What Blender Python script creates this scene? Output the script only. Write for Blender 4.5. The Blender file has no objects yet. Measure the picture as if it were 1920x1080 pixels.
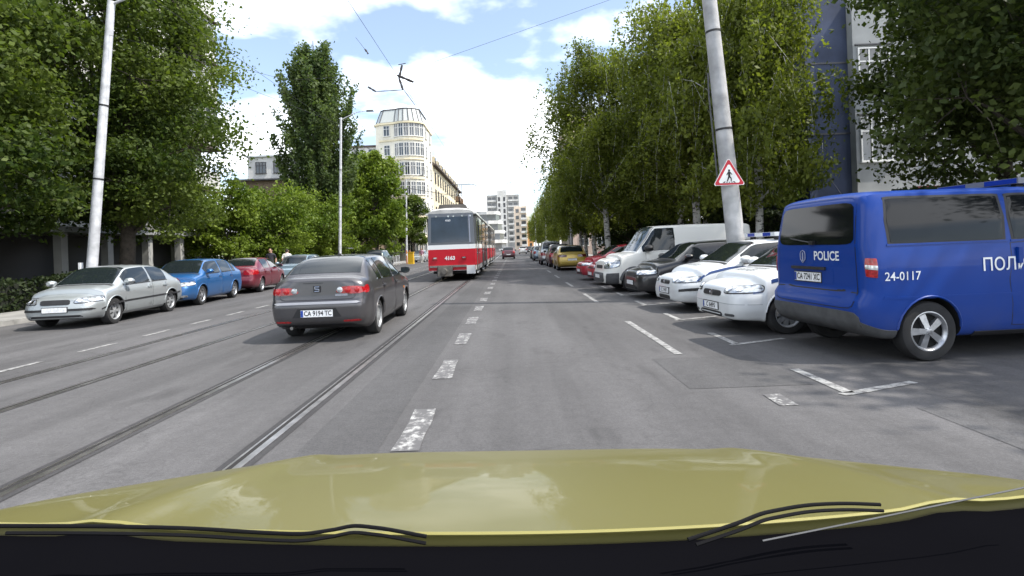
import bpy, bmesh, math, random
import numpy as np
from mathutils import Vector, Matrix
from mathutils.bvhtree import BVHTree
R = math.radians
scene = bpy.context.scene
COL = scene.collection

# ------------------------------------------------------------------ camera
CAM_H = 1.45
ROLL = 2.1               # the camera hangs a little askew (degrees)
FPX = 1000.0            # focal length in pixels of a 1920 px wide picture
VPX, VPY = 957.0, 463.0  # vanishing point of the street
cam_d = bpy.data.cameras.new('camera')
cam = bpy.data.objects.new('camera', cam_d)
COL.objects.link(cam)
scene.camera = cam
cam.location = (0, 0, CAM_H)
cam.rotation_euler = (Matrix.Rotation(R(90), 3, 'X') @ Matrix.Rotation(R(-ROLL), 3, 'Z')).to_euler()
cam_d.sensor_width = 36.0
cam_d.lens = 36.0 * FPX / 1920.0
cam_d.shift_x = (960 - VPX) / 1920.0
cam_d.shift_y = -(540 - VPY) / 1920.0
cam_d.clip_start = 0.05
cam_d.clip_end = 3000

# ------------------------------------------------------------------ sky and sun
SUN_EL, SUN_AZ = 54.0, 104.0      # azimuth clockwise from the street's direction (+Y)
world = bpy.data.worlds.new('World')
scene.world = world
world.use_nodes = True
wn, wl = world.node_tree.nodes, world.node_tree.links
wn.clear()
w_out = wn.new('ShaderNodeOutputWorld')
w_bg = wn.new('ShaderNodeBackground')
w_bg.inputs['Strength'].default_value = 0.15
w_sky = wn.new('ShaderNodeTexSky')
w_sky.sky_type = 'NISHITA'
w_sky.sun_disc = False
w_sky.sun_elevation = R(SUN_EL)
w_sky.sun_rotation = R(SUN_AZ)
w_sky.air_density = 1.0
w_sky.dust_density = 1.2
w_sky.ozone_density = 1.0
w_tc = wn.new('ShaderNodeTexCoord')
w_sep = wn.new('ShaderNodeSeparateXYZ')
wl.new(w_tc.outputs['Generated'], w_sep.inputs[0])
def wmath(op, a, b=None):
    n = wn.new('ShaderNodeMath'); n.operation = op
    for i, s in enumerate((a, b)):
        if s is None: continue
        if isinstance(s, (int, float)): n.inputs[i].default_value = s
        else: wl.new(s, n.inputs[i])
    return n.outputs[0]
den = wmath('ADD', wmath('MAXIMUM', w_sep.outputs[2], 0.0), 0.18)
cx = wmath('DIVIDE', w_sep.outputs[0], den)
cy = wmath('DIVIDE', w_sep.outputs[1], den)
w_cmb = wn.new('ShaderNodeCombineXYZ')
wl.new(cx, w_cmb.inputs[0]); wl.new(cy, w_cmb.inputs[1])
w_map = wn.new('ShaderNodeMapping')
wl.new(w_cmb.outputs[0], w_map.inputs['Vector'])
w_map.inputs['Location'].default_value = (0.3, 1.2, 0.0)
w_ns = wn.new('ShaderNodeTexNoise')
w_ns.inputs['Scale'].default_value = 0.75
w_ns.inputs['Detail'].default_value = 7
w_ns.inputs['Roughness'].default_value = 0.52
wl.new(w_map.outputs[0], w_ns.inputs['Vector'])
w_rp = wn.new('ShaderNodeValToRGB')
w_rp.color_ramp.elements[0].position = 0.455
w_rp.color_ramp.elements[0].color = (.06, .06, .06, 1)
w_rp.color_ramp.elements[1].position = 0.56
wl.new(w_ns.outputs['Fac'], w_rp.inputs[0])
w_mix = wn.new('ShaderNodeMix'); w_mix.data_type = 'RGBA'
wl.new(w_rp.outputs[0], w_mix.inputs['Factor'])
wl.new(w_sky.outputs[0], w_mix.inputs[6])
w_mix.inputs[7].default_value = (10.5, 10.8, 11.2, 1)
wl.new(w_mix.outputs[2], w_bg.inputs['Color'])
wl.new(w_bg.outputs[0], w_out.inputs[0])

sun_d = bpy.data.lights.new('sun', 'SUN')
sun_d.energy = 3.6
sun_d.angle = R(0.55)
sun_d.color = (1.0, 0.945, 0.86)
sun = bpy.data.objects.new('sun', sun_d)
COL.objects.link(sun)
_a, _e = R(SUN_AZ), R(SUN_EL)
SUN_DIR = Vector((math.sin(_a) * math.cos(_e), math.cos(_a) * math.cos(_e), math.sin(_e)))
sun.rotation_euler = SUN_DIR.to_track_quat('Z', 'Y').to_euler()
sun.location = (20, -10, 40)

scene.view_settings.view_transform = 'Standard'
scene.view_settings.look = 'None'
scene.view_settings.exposure = 0.84
scene.view_settings.gamma = 1.0
scene.view_settings.use_curve_mapping = False
scene.cycles.max_bounces = 6
scene.cycles.transparent_max_bounces = 6
scene.cycles.caustics_reflective = False
scene.cycles.caustics_refractive = False

# ------------------------------------------------------------------ helpers
rnd = random.Random(11)
def unroll(px, py):
    c, s, dx, dy = math.cos(R(ROLL)), math.sin(R(ROLL)), px - VPX, py - VPY
    return dx * c - dy * s, dx * s + dy * c
def gp(px, py):
    a, b = unroll(px, py); Y = FPX * CAM_H / b
    return Vector((a * Y / FPX, Y, 0))
def at(px, py, Y):
    a, b = unroll(px, py)
    return Vector((a * Y / FPX, Y, CAM_H - b * Y / FPX))

def srgb(r, g, b):
    def f(c):
        c /= 255.0
        return c / 12.92 if c <= 0.04045 else ((c + 0.055) / 1.055) ** 2.4
    return (f(r), f(g), f(b), 1.0)

MATS = {}
def mat(name, color=(0.5, 0.5, 0.5), rough=0.6, metal=0.0, coat=0.0, spec=0.5, var=0.0, vscale=3.0,
        bump=0.0, bscale=40.0, tint=None, coord='Object', detail=5):
    """a principled material whose colour varies with a noise (var) and has fine relief (bump)"""
    if name in MATS: return MATS[name]
    m = bpy.data.materials.new(name); MATS[name] = m
    m.use_nodes = True
    nt = m.node_tree; n, l = nt.nodes, nt.links
    p = n['Principled BSDF']
    c = tuple(color[:3]) + (1.0,)
    p.inputs['Base Color'].default_value = c
    p.inputs['Roughness'].default_value = rough
    p.inputs['Metallic'].default_value = metal
    p.inputs['Coat Weight'].default_value = coat
    p.inputs['Coat Roughness'].default_value = 0.04
    p.inputs['Specular IOR Level'].default_value = spec
    if var > 0 or bump > 0:
        tc = n.new('ShaderNodeTexCoord')
    if var > 0:
        ns = n.new('ShaderNodeTexNoise'); ns.inputs['Scale'].default_value = vscale
        ns.inputs['Detail'].default_value = detail
        l.new(tc.outputs[coord], ns.inputs['Vector'])
        rp = n.new('ShaderNodeMapRange')
        rp.inputs[1].default_value = 0.3; rp.inputs[2].default_value = 0.7
        l.new(ns.outputs['Fac'], rp.inputs[0])
        mx = n.new('ShaderNodeMix'); mx.data_type = 'RGBA'
        l.new(rp.outputs[0], mx.inputs['Factor'])
        t = tint if tint else tuple(min(1, x * 1.25) for x in color[:3])
        mx.inputs[6].default_value = tuple(x * (1 - var) for x in color[:3]) + (1,)
        mx.inputs[7].default_value = tuple(t[:3]) + (1,)
        l.new(mx.outputs[2], p.inputs['Base Color'])
    if bump > 0:
        nb = n.new('ShaderNodeTexNoise'); nb.inputs['Scale'].default_value = bscale
        nb.inputs['Detail'].default_value = 6
        l.new(tc.outputs[coord], nb.inputs['Vector'])
        bp = n.new('ShaderNodeBump'); bp.inputs['Strength'].default_value = bump
        bp.inputs['Distance'].default_value = 0.02
        l.new(nb.outputs['Fac'], bp.inputs['Height'])
        l.new(bp.outputs[0], p.inputs['Normal'])
    return m

def paint(name, color, metal=0.0, rough=0.32, coat=0.55, spec=0.5):
    """car paint: coloured coat under clear lacquer, with a film of road dust on the lower body"""
    if name in MATS: return MATS[name]
    m = mat(name, color, rough, metal, coat=coat, spec=spec)
    nt = m.node_tree; n, l = nt.nodes, nt.links
    p = n['Principled BSDF']
    tc = n.new('ShaderNodeTexCoord'); sp = n.new('ShaderNodeSeparateXYZ')
    l.new(tc.outputs['Object'], sp.inputs[0])
    mr = n.new('ShaderNodeMapRange')
    mr.inputs[1].default_value = 0.15; mr.inputs[2].default_value = 0.75
    mr.inputs[3].default_value = 0.38; mr.inputs[4].default_value = 0.015
    l.new(sp.outputs[2], mr.inputs[0])
    ns = n.new('ShaderNodeTexNoise'); ns.inputs['Scale'].default_value = 5; ns.inputs['Detail'].default_value = 6
    l.new(tc.outputs['Object'], ns.inputs['Vector'])
    mu = n.new('ShaderNodeMath'); mu.operation = 'MULTIPLY'
    l.new(mr.outputs[0], mu.inputs[0]); l.new(ns.outputs['Fac'], mu.inputs[1])
    mx = n.new('ShaderNodeMix'); mx.data_type = 'RGBA'
    l.new(mu.outputs[0], mx.inputs['Factor'])
    mx.inputs[6].default_value = tuple(color[:3]) + (1,)
    mx.inputs[7].default_value = (0.16, 0.145, 0.125, 1)
    l.new(mx.outputs[2], p.inputs['Base Color'])
    ma = n.new('ShaderNodeMath'); ma.operation = 'MULTIPLY_ADD'
    ma.inputs[1].default_value = 0.5; ma.inputs[2].default_value = rough
    l.new(mu.outputs[0], ma.inputs[0]); l.new(ma.outputs[0], p.inputs['Roughness'])
    return m

class MB:
    """collects shapes into ONE mesh"""
    def __init__(self): self.v, self.f, self.m = [], [], []
    def add(self, verts, faces, mi=0):
        o = len(self.v); self.v += [tuple(x) for x in verts]
        self.f += [tuple(i + o for i in f) for f in faces]; self.m += [mi] * len(faces)
        return self
    def box(self, c, s, rot=None, mi=0, taper=None):
        hx, hy, hz = s[0] / 2, s[1] / 2, s[2] / 2
        vs = [Vector((x * hx, y * hy, z * hz)) for x in (-1, 1) for y in (-1, 1) for z in (-1, 1)]
        if taper:
            for v in vs:
                if v.z > 0: v.x *= taper; v.y *= taper
        if rot is not None: vs = [rot @ v for v in vs]
        c = Vector(c); vs = [v + c for v in vs]
        return self.add(vs, [(0, 1, 3, 2), (4, 6, 7, 5), (0, 4, 5, 1), (2, 3, 7, 6), (0, 2, 6, 4), (1, 5, 7, 3)], mi)
    def b2(self, x0, x1, y0, y1, z0, z1, mi=0):
        return self.box(((x0 + x1) / 2, (y0 + y1) / 2, (z0 + z1) / 2), (x1 - x0, y1 - y0, z1 - z0), None, mi)
    def tube(self, pts, r, n=8, mi=0, caps=True):
        pts = [Vector(p) for p in pts]
        rs = r if isinstance(r, (list, tuple)) else [r] * len(pts)
        rings = []; up = None
        for i, p in enumerate(pts):
            d = (pts[min(i + 1, len(pts) - 1)] - pts[max(i - 1, 0)]).normalized()
            if up is None:
                up = Vector((0, 0, 1)) if abs(d.z) < 0.9 else Vector((1, 0, 0))
            a = d.cross(up).normalized(); b = a.cross(d).normalized(); up = b
            rings.append([p + (a * math.cos(t) + b * math.sin(t)) * rs[i] for t in [2 * math.pi * k / n for k in range(n)]])
        vs = [q for rg in rings for q in rg]; fs = []
        for i in range(len(pts) - 1):
            for k in range(n):
                k2 = (k + 1) % n
                fs.append((i * n + k, i * n + k2, (i + 1) * n + k2, (i + 1) * n + k))
        if caps:
            fs.append(tuple(range(n - 1, -1, -1))); fs.append(tuple(range((len(pts) - 1) * n, len(pts) * n)))
        return self.add(vs, fs, mi)
    def lathe(self, prof, n=24, axis='y', c=(0, 0, 0), mi=0):
        """prof: (radius, position along the axis); closed round the axis"""
        vs, fs = [], []
        for (r, a) in prof:
            for k in range(n):
                t = 2 * math.pi * k / n
                p = (r * math.cos(t), a, r * math.sin(t)) if axis == 'y' else (r * math.cos(t), r * math.sin(t), a)
                vs.append((p[0] + c[0], p[1] + c[1], p[2] + c[2]))
        for i in range(len(prof) - 1):
            for k in range(n):
                k2 = (k + 1) % n
                fs.append((i * n + k, (i + 1) * n + k, (i + 1) * n + k2, i * n + k2))
        return self.add(vs, fs, mi)
    def prism(self, outline, z0, z1, mi=0):
        """outline in xy, extruded along z"""
        n = len(outline)
        vs = [(x, y, z0) for x, y in outline] + [(x, y, z1) for x, y in outline]
        fs = [tuple(range(n - 1, -1, -1)), tuple(range(n, 2 * n))]
        fs += [(i, (i + 1) % n, n + (i + 1) % n, n + i) for i in range(n)]
        return self.add(vs, fs, mi)
    def grid(self, P, mi=0, flip=False):
        n, m = len(P), len(P[0])
        vs = [q for row in P for q in row]
        fs = []
        for i in range(n - 1):
            for j in range(m - 1):
                f = (i * m + j, (i + 1) * m + j, (i + 1) * m + j + 1, i * m + j + 1)
                fs.append(f[::-1] if flip else f)
        return self.add(vs, fs, mi)
    def xf(self, M):
        self.v = [tuple(M @ Vector(p)) for p in self.v]; return self
    def mesh(self, name, mats, smooth=None):
        me = bpy.data.meshes.new(name)
        me.from_pydata(self.v, [], self.f)
        for m in (mats if isinstance(mats, (list, tuple)) else [mats]): me.materials.append(m)
        me.polygons.foreach_set('material_index', self.m)
        finish(me, smooth)
        return me
    def build(self, name, mats, parent=None, smooth=None, loc=None, rz=None):
        return link(name, self.mesh(name, mats, smooth), parent, loc, rz)

def finish(me, smooth, recalc=True):
    if recalc:
        bm = bmesh.new(); bm.from_mesh(me)
        bmesh.ops.recalc_face_normals(bm, faces=bm.faces)
        bm.to_mesh(me); bm.free()
    if smooth:
        me.polygons.foreach_set('use_smooth', [True] * len(me.polygons))
        me.set_sharp_from_angle(angle=R(smooth))
    me.update()

def link(name, data, parent=None, loc=None, rz=None):
    o = bpy.data.objects.new(name, data)
    COL.objects.link(o)
    if parent is not None: o.parent = parent
    if loc is not None: o.location = loc
    if rz is not None: o.rotation_euler = (0, 0, rz)
    return o
def tag(o, label=None, cat=None, group=None, kind=None):
    if label: o['label'] = label
    if cat: o['category'] = cat
    if group: o['group'] = group
    if kind: o['kind'] = kind
    return o
def thing(name, label, cat, loc=(0, 0, 0), rz=0, group=None):
    return tag(link(name, None, None, loc, rz), label, cat, group)
def struct(name, mb, m, smooth=None, parent=None):
    o = mb.build(name, m, parent, smooth)
    if parent is None: o['kind'] = 'structure'
    return o
def copy_tree(o, parent=None, loc=None, rz=None):
    c = o.copy(); COL.objects.link(c)
    if parent is not None: c.parent = parent
    if loc is not None: c.location = loc
    if rz is not None: c.rotation_euler = (0, 0, rz)
    for ch in list(o.children): copy_tree(ch, c)
    return c

def text_mb(txt, size, align='CENTER', sx=1.0, bold=0.0, depth=0.0):
    """2-D triangles of a line of lettering in xy, as an MB"""
    cu = bpy.data.curves.new('lettering', 'FONT')
    cu.body = txt; cu.size = size; cu.align_x = align; cu.align_y = 'CENTER'
    cu.offset = bold; cu.resolution_u = 3; cu.extrude = depth
    o = bpy.data.objects.new('lettering', cu); COL.objects.link(o)
    dg = bpy.context.evaluated_depsgraph_get()
    me = bpy.data.meshes.new_from_object(o.evaluated_get(dg))
    mb = MB()
    mb.v = [(v.co.x * sx, v.co.y, v.co.z) for v in me.vertices]
    mb.f = [tuple(p.vertices) for p in me.polygons]; mb.m = [0] * len(mb.f)
    bpy.data.objects.remove(o); bpy.data.curves.remove(cu); bpy.data.meshes.remove(me)
    return mb

# ------------------------------------------------------------------ shared materials
M_glass = mat('dark_glass', (0.010, 0.014, 0.016), 0.04, 0, coat=0.0, spec=0.55)
M_tint = mat('tinted_glass', (0.006, 0.007, 0.009), 0.05, 0, coat=0.0, spec=0.28)
M_tyre = mat('tyre_rubber', (0.018, 0.018, 0.019), 0.85, var=0.3, vscale=8)
M_blackpl = mat('black_plastic', (0.02, 0.02, 0.022), 0.55, var=0.3, vscale=9)
M_greypl = mat('grey_plastic', (0.07, 0.072, 0.075), 0.6, var=0.25, vscale=7)
M_well = mat('wheel_well', (0.006, 0.006, 0.006), 0.9)
M_alloy = mat('alloy', (0.42, 0.43, 0.45), 0.35, 0.8, var=0.25, vscale=12)
M_cover = mat('wheel_cover', (0.33, 0.34, 0.35), 0.42, 0.4, var=0.3, vscale=12)
M_chrome = mat('chrome', (0.75, 0.76, 0.78), 0.15, 1.0)
M_redlens = mat('red_lens', (0.26, 0.004, 0.008), 0.12, coat=0.6, var=.35, vscale=30, tint=(.42, .01, .015))
M_amber = mat('amber_lens', (0.65, 0.19, 0.01), 0.15, coat=1.0)
M_clear = mat('clear_lens', (0.34, 0.37, 0.40), 0.10, 0.55, coat=1.0, var=0.75, vscale=11, tint=(.7, .74, .78))
M_plate = mat('plate_white', (0.72, 0.73, 0.74), 0.4, var=0.1, vscale=20)
M_ink = mat('ink_black', (0.01, 0.01, 0.012), 0.5)
M_eublue = mat('plate_blue', (0.01, 0.05, 0.30), 0.4)
M_white = mat('white_lettering', (0.72, 0.74, 0.76), 0.5)
# ------------------------------------------------------------------ ground, road, pavements, rails, markings
def asphalt(name, base, patch=0.35, streak=0.25):
    m = bpy.data.materials.new(name); MATS[name] = m; m.use_nodes = True
    n, l = m.node_tree.nodes, m.node_tree.links
    p = n['Principled BSDF']; p.inputs['Roughness'].default_value = .86; p.inputs['Specular IOR Level'].default_value = .35
    g = n.new('ShaderNodeNewGeometry')
    def noise(scale, sc=(1, 1, 1), det=5, rough=.55):
        mp = n.new('ShaderNodeMapping'); mp.inputs['Scale'].default_value = sc
        l.new(g.outputs['Position'], mp.inputs[0])
        t = n.new('ShaderNodeTexNoise'); t.inputs['Scale'].default_value = scale; t.inputs['Detail'].default_value = det; t.inputs['Roughness'].default_value = rough
        l.new(mp.outputs[0], t.inputs['Vector']); return t.outputs['Fac']
    def rng(v, a, b, c, d):
        r = n.new('ShaderNodeMapRange'); r.inputs[1].default_value = a; r.inputs[2].default_value = b; r.inputs[3].default_value = c; r.inputs[4].default_value = d
        l.new(v, r.inputs[0]); return r.outputs[0]
    def mul(a, b):
        k = n.new('ShaderNodeMath'); k.operation = 'MULTIPLY'; l.new(a, k.inputs[0]); l.new(b, k.inputs[1]); return k.outputs[0]
    f = rng(noise(.35, (1, .5, 1), 6), .3, .7, 1 - patch, 1 + patch * .6)
    f = mul(f, rng(noise(1.6, (1, .045, 1), 4), .3, .7, 1 - streak, 1 + streak * .6))   # wheel-worn lanes
    f = mul(f, rng(noise(160, (1, 1, 1), 3, .7), .25, .75, .58, 1.42))                    # grit
    f = mul(f, rng(noise(42, (1, 1, 1), 4, .7), .28, .72, .78, 1.20))
    f = mul(f, rng(noise(9, (1, 1, 1), 6, .65), .3, .7, .88, 1.10))
    f = mul(f, rng(noise(2.2, (1, .35, 1), 3, .5), .60, .74, 1.0, .72))                      # oil and rubber stains
    vo = n.new('ShaderNodeTexVoronoi'); vo.feature = 'DISTANCE_TO_EDGE'; vo.inputs['Scale'].default_value = .42
    wp = n.new('ShaderNodeVectorMath'); wp.operation = 'ADD'
    nz = n.new('ShaderNodeTexNoise'); nz.inputs['Scale'].default_value = 1.5; nz.inputs['Detail'].default_value = 6
    l.new(g.outputs['Position'], nz.inputs['Vector'])
    sc = n.new('ShaderNodeVectorMath'); sc.operation = 'SCALE'; sc.inputs['Scale'].default_value = 1.6
    l.new(nz.outputs['Color'], sc.inputs[0]); l.new(sc.outputs[0], wp.inputs[0]); l.new(g.outputs['Position'], wp.inputs[1])
    l.new(wp.outputs[0], vo.inputs['Vector'])
    crack = rng(vo.outputs['Distance'], 0.0, .010, .84, 1.0)
    f = mul(f, crack)
    mx = n.new('ShaderNodeMix'); mx.data_type = 'RGBA'; mx.blend_type = 'MULTIPLY'; mx.inputs['Factor'].default_value = 1
    mx.inputs[6].default_value = tuple(base) + (1,)
    l.new(f, mx.inputs[7]); l.new(mx.outputs[2], p.inputs['Base Color'])
    bp = n.new('ShaderNodeBump'); bp.inputs['Strength'].default_value = .35; bp.inputs['Distance'].default_value = .008
    l.new(noise(120, (1, 1, 1), 4, .7), bp.inputs['Height']); l.new(bp.outputs[0], p.inputs['Normal'])
    return m
M_asph = asphalt('asphalt', (0.090, 0.088, 0.090))
M_asph_d = asphalt('asphalt_dark', (0.045, 0.044, 0.046), .5, .4)

def worn_paint(name, col, thr):
    """road paint rubbed away in flakes down to the asphalt"""
    m = mat(name, col, .75); n, l = m.node_tree.nodes, m.node_tree.links
    p = n['Principled BSDF']; g = n.new('ShaderNodeNewGeometry')
    t = n.new('ShaderNodeTexNoise'); t.inputs['Scale'].default_value = 9; t.inputs['Detail'].default_value = 10; t.inputs['Roughness'].default_value = .78
    l.new(g.outputs['Position'], t.inputs['Vector'])
    r = n.new('ShaderNodeMapRange'); r.inputs[1].default_value = thr - .07; r.inputs[2].default_value = thr + .10
    l.new(t.outputs['Fac'], r.inputs[0])
    mx = n.new('ShaderNodeMix'); mx.data_type = 'RGBA'; l.new(r.outputs[0], mx.inputs['Factor'])
    mx.inputs[6].default_value = (.090, .088, .090, 1); mx.inputs[7].default_value = tuple(col) + (1,)
    l.new(mx.outputs[2], p.inputs['Base Color'])
    return m
M_line = worn_paint('worn_white_paint', (.50, .50, .485), .565)
M_line2 = worn_paint('faint_white_paint', (.33, .33, .32), .48)
M_kerb = mat('kerb_concrete', (.27, .265, .25), .85, var=.3, vscale=4, bump=.3)
M_pave = mat('pavement_slabs', (.24, .235, .225), .88, var=.3, vscale=1.2, bump=.3)
M_soil = mat('verge_grass', (.045, .058, .022), .95, var=.5, vscale=2.5, tint=(.09, .085, .045), bump=.6, bscale=25)
M_steel = mat('rail_steel', (.42, .40, .39), .30, .92, var=.35, vscale=6)
M_groove = mat('rail_groove', (.012, .011, .011), .9)

g = MB(); g.add([(-900, -60, -.03), (900, -60, -.03), (900, 2500, -.03), (-900, 2500, -.03)], [(0, 1, 2, 3)])
struct('ground', g, M_soil)
KL = -12.15       # left kerb
KR1, KR2, YS = 7.75, 4.75, 25.0
g = MB()
ys = [-40, -10, 0, 10, 20, YS, 40, 60, 100, 160, 260, 420]
for a, b in zip(ys[:-1], ys[1:]):
    kr = KR1 if b <= YS else KR2
    g.add([(KL, a, 0), (kr, a, 0), (kr, b, 0), (KL, b, 0)], [(0, 1, 2, 3)])
road = struct('road', g, M_asph)
def strip(name, x0, x1, y0, y1, z, m, parent=None):
    q = MB(); q.add([(x0, y0, z), (x1, y0, z), (x1, y1, z), (x0, y1, z)], [(0, 1, 2, 3)])
    o = q.build(name, m, parent)
    if parent is None: o['kind'] = 'structure'
    return o
# repairs in the asphalt
for (x0, x1, y0, y1) in ((-1.62, -1.02, -3, 38), (1.7, 2.9, 5.2, 6.6), (3.3, 6.0, 2.0, 4.4)):
    strip('asphalt_patch', x0, x1, y0, y1, .003, asphalt('asphalt_patch_%d' % int(y1), (.074, .073, .075), .4, .15), road)
# tram rails with the bitumen seams beside them
for i, x in enumerate((-6.36, -5.14, -3.29, -1.95)):
    strip('rail_seam', x - (.085 if i < 2 else .12), x + (.075 if i < 2 else .11), -30, 300, .004, M_asph_d, road)
    q = MB(); q.b2(x - .005, x + .052, -30, 300, -.05, .009); q.b2(x - .062, x - .045, -30, 300, -.05, .008)
    o = q.build('tram_rail', M_steel); o['kind'] = 'structure'
    q = MB(); q.b2(x - .045, x - .005, -30, 300, -.05, .0055); q.build('flange_groove', M_groove, o)

# painted lines
def dash(x, y, l, w, m=M_line, rot=0, n=3):
    q = MB()
    c = Vector((x, y, .006)); d = Vector((math.sin(rot), math.cos(rot), 0)); s = Vector((math.cos(rot), -math.sin(rot), 0))
    a = [c + d * (l * t) + s * (w / 2 * e * (1 + rnd.uniform(-.12, .12))) for t in (-.5, -.2, .15, .5) for e in (-1, 1)]
    q.add(a, [(0, 1, 3, 2), (2, 3, 5, 4), (4, 5, 7, 6)])
    return q.build('lane_dash', m, road)
for k in range(-1, 44):
    dash(-.82 + .012 * max(0, k - 3), 4.35 + 2.12 * k, 1.0, .20 if k < 25 else .16)
for k in range(-2, 40): dash(-7.05 - .025 * k, 9.05 + 1.55 * k, .8, .10, M_line2)
for (y0, y1) in ((6.8, 9.8), (13.2, 15.6), (18.4, 20.6), (23.5, 25.8), (28.5, 31)):
    dash(2.1, (y0 + y1) / 2, y1 - y0, .10, M_line2)
# bay marks: short strokes along the bay front and stubs between the bays
for k in range(0, 6):
    y = 4.95 + 2.45 * k
    dash(3.05, y + .40, .95, .10, M_line2)
    o = dash(3.40, y + .04, .95, .09, M_line2, R(70))
dash(2.35, 4.75, .35, .16, M_line)

# kerbs, cut in stones near the camera
def kerb_row(x0, x1, y0, y1, ln=1.0):
    root = link('kerb', None); root['kind'] = 'structure'
    me = None; y = y0; k = 0
    q = MB(); q.b2(-(x1 - x0) / 2, (x1 - x0) / 2, .004, ln - .008, -.05, .13)
    me = q.mesh('kerb_stone', M_kerb)
    while y < y1 and k < 60:
        link('kerb_stone', me, root, ((x0 + x1) / 2 + rnd.uniform(-.004, .004), y, rnd.uniform(-.006, .006))); y += ln; k += 1
    if y < y1:
        q = MB(); q.b2(x0, x1, y, y1, -.05, .128); q.build('far_kerb', M_kerb, root)
kerb_row(KL - .15, KL, -8, 300)
kerb_row(KR1, KR1 + .15, -6, YS)
kerb_row(KR2, KR2 + .15, YS + .15, 300)
q = MB(); q.b2(KR2, KR1 + .15, YS, YS + .15, -.05, .13); struct('kerb', q, M_kerb)
q = MB(); q.b2(KL - 2.2, KL - .15, -30, 400, -.06, .118); struct('pavement', q, M_pave)
q = MB(); q.b2(KR1 + .15, KR1 + 2.6, -30, YS + .15, -.06, .118); q.b2(KR2 + .15, KR1 + 2.6, YS + .15, 400, -.06, .119); struct('pavement', q, M_pave)
strip('yard', KR1 + 2.6, 40, -30, 40, -.004, asphalt('asphalt_yard', (.10, .10, .10), .4, .1))
# ------------------------------------------------------------------ vehicles
def pchip(xs, Y, xq):
    xs = np.asarray(xs, float); Y = np.asarray(Y, float); xq = np.asarray(xq, float)
    n = len(xs); h = np.diff(xs); d = np.diff(Y, axis=0) / h[:, None]
    m = np.zeros_like(Y)
    if n == 2:
        m[:] = d[0]
    else:
        for i in range(1, n - 1):
            s = (d[i - 1] * d[i]) > 0
            w1, w2 = 2 * h[i] + h[i - 1], h[i] + 2 * h[i - 1]
            with np.errstate(divide='ignore', invalid='ignore'):
                hm = (w1 + w2) / (w1 / d[i - 1] + w2 / d[i])
            m[i] = np.where(s, hm, 0)
        m[0], m[-1] = d[0], d[-1]
    k = np.clip(np.searchsorted(xs, xq, 'right') - 1, 0, n - 2)
    t = ((xq - xs[k]) / h[k])[:, None]; hh = h[k][:, None]
    return ((2 * t**3 - 3 * t**2 + 1) * Y[k] + (t**3 - 2 * t**2 + t) * hh * m[k]
            + (-2 * t**3 + 3 * t**2) * Y[k + 1] + (t**3 - t**2) * hh * m[k + 1])

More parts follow.
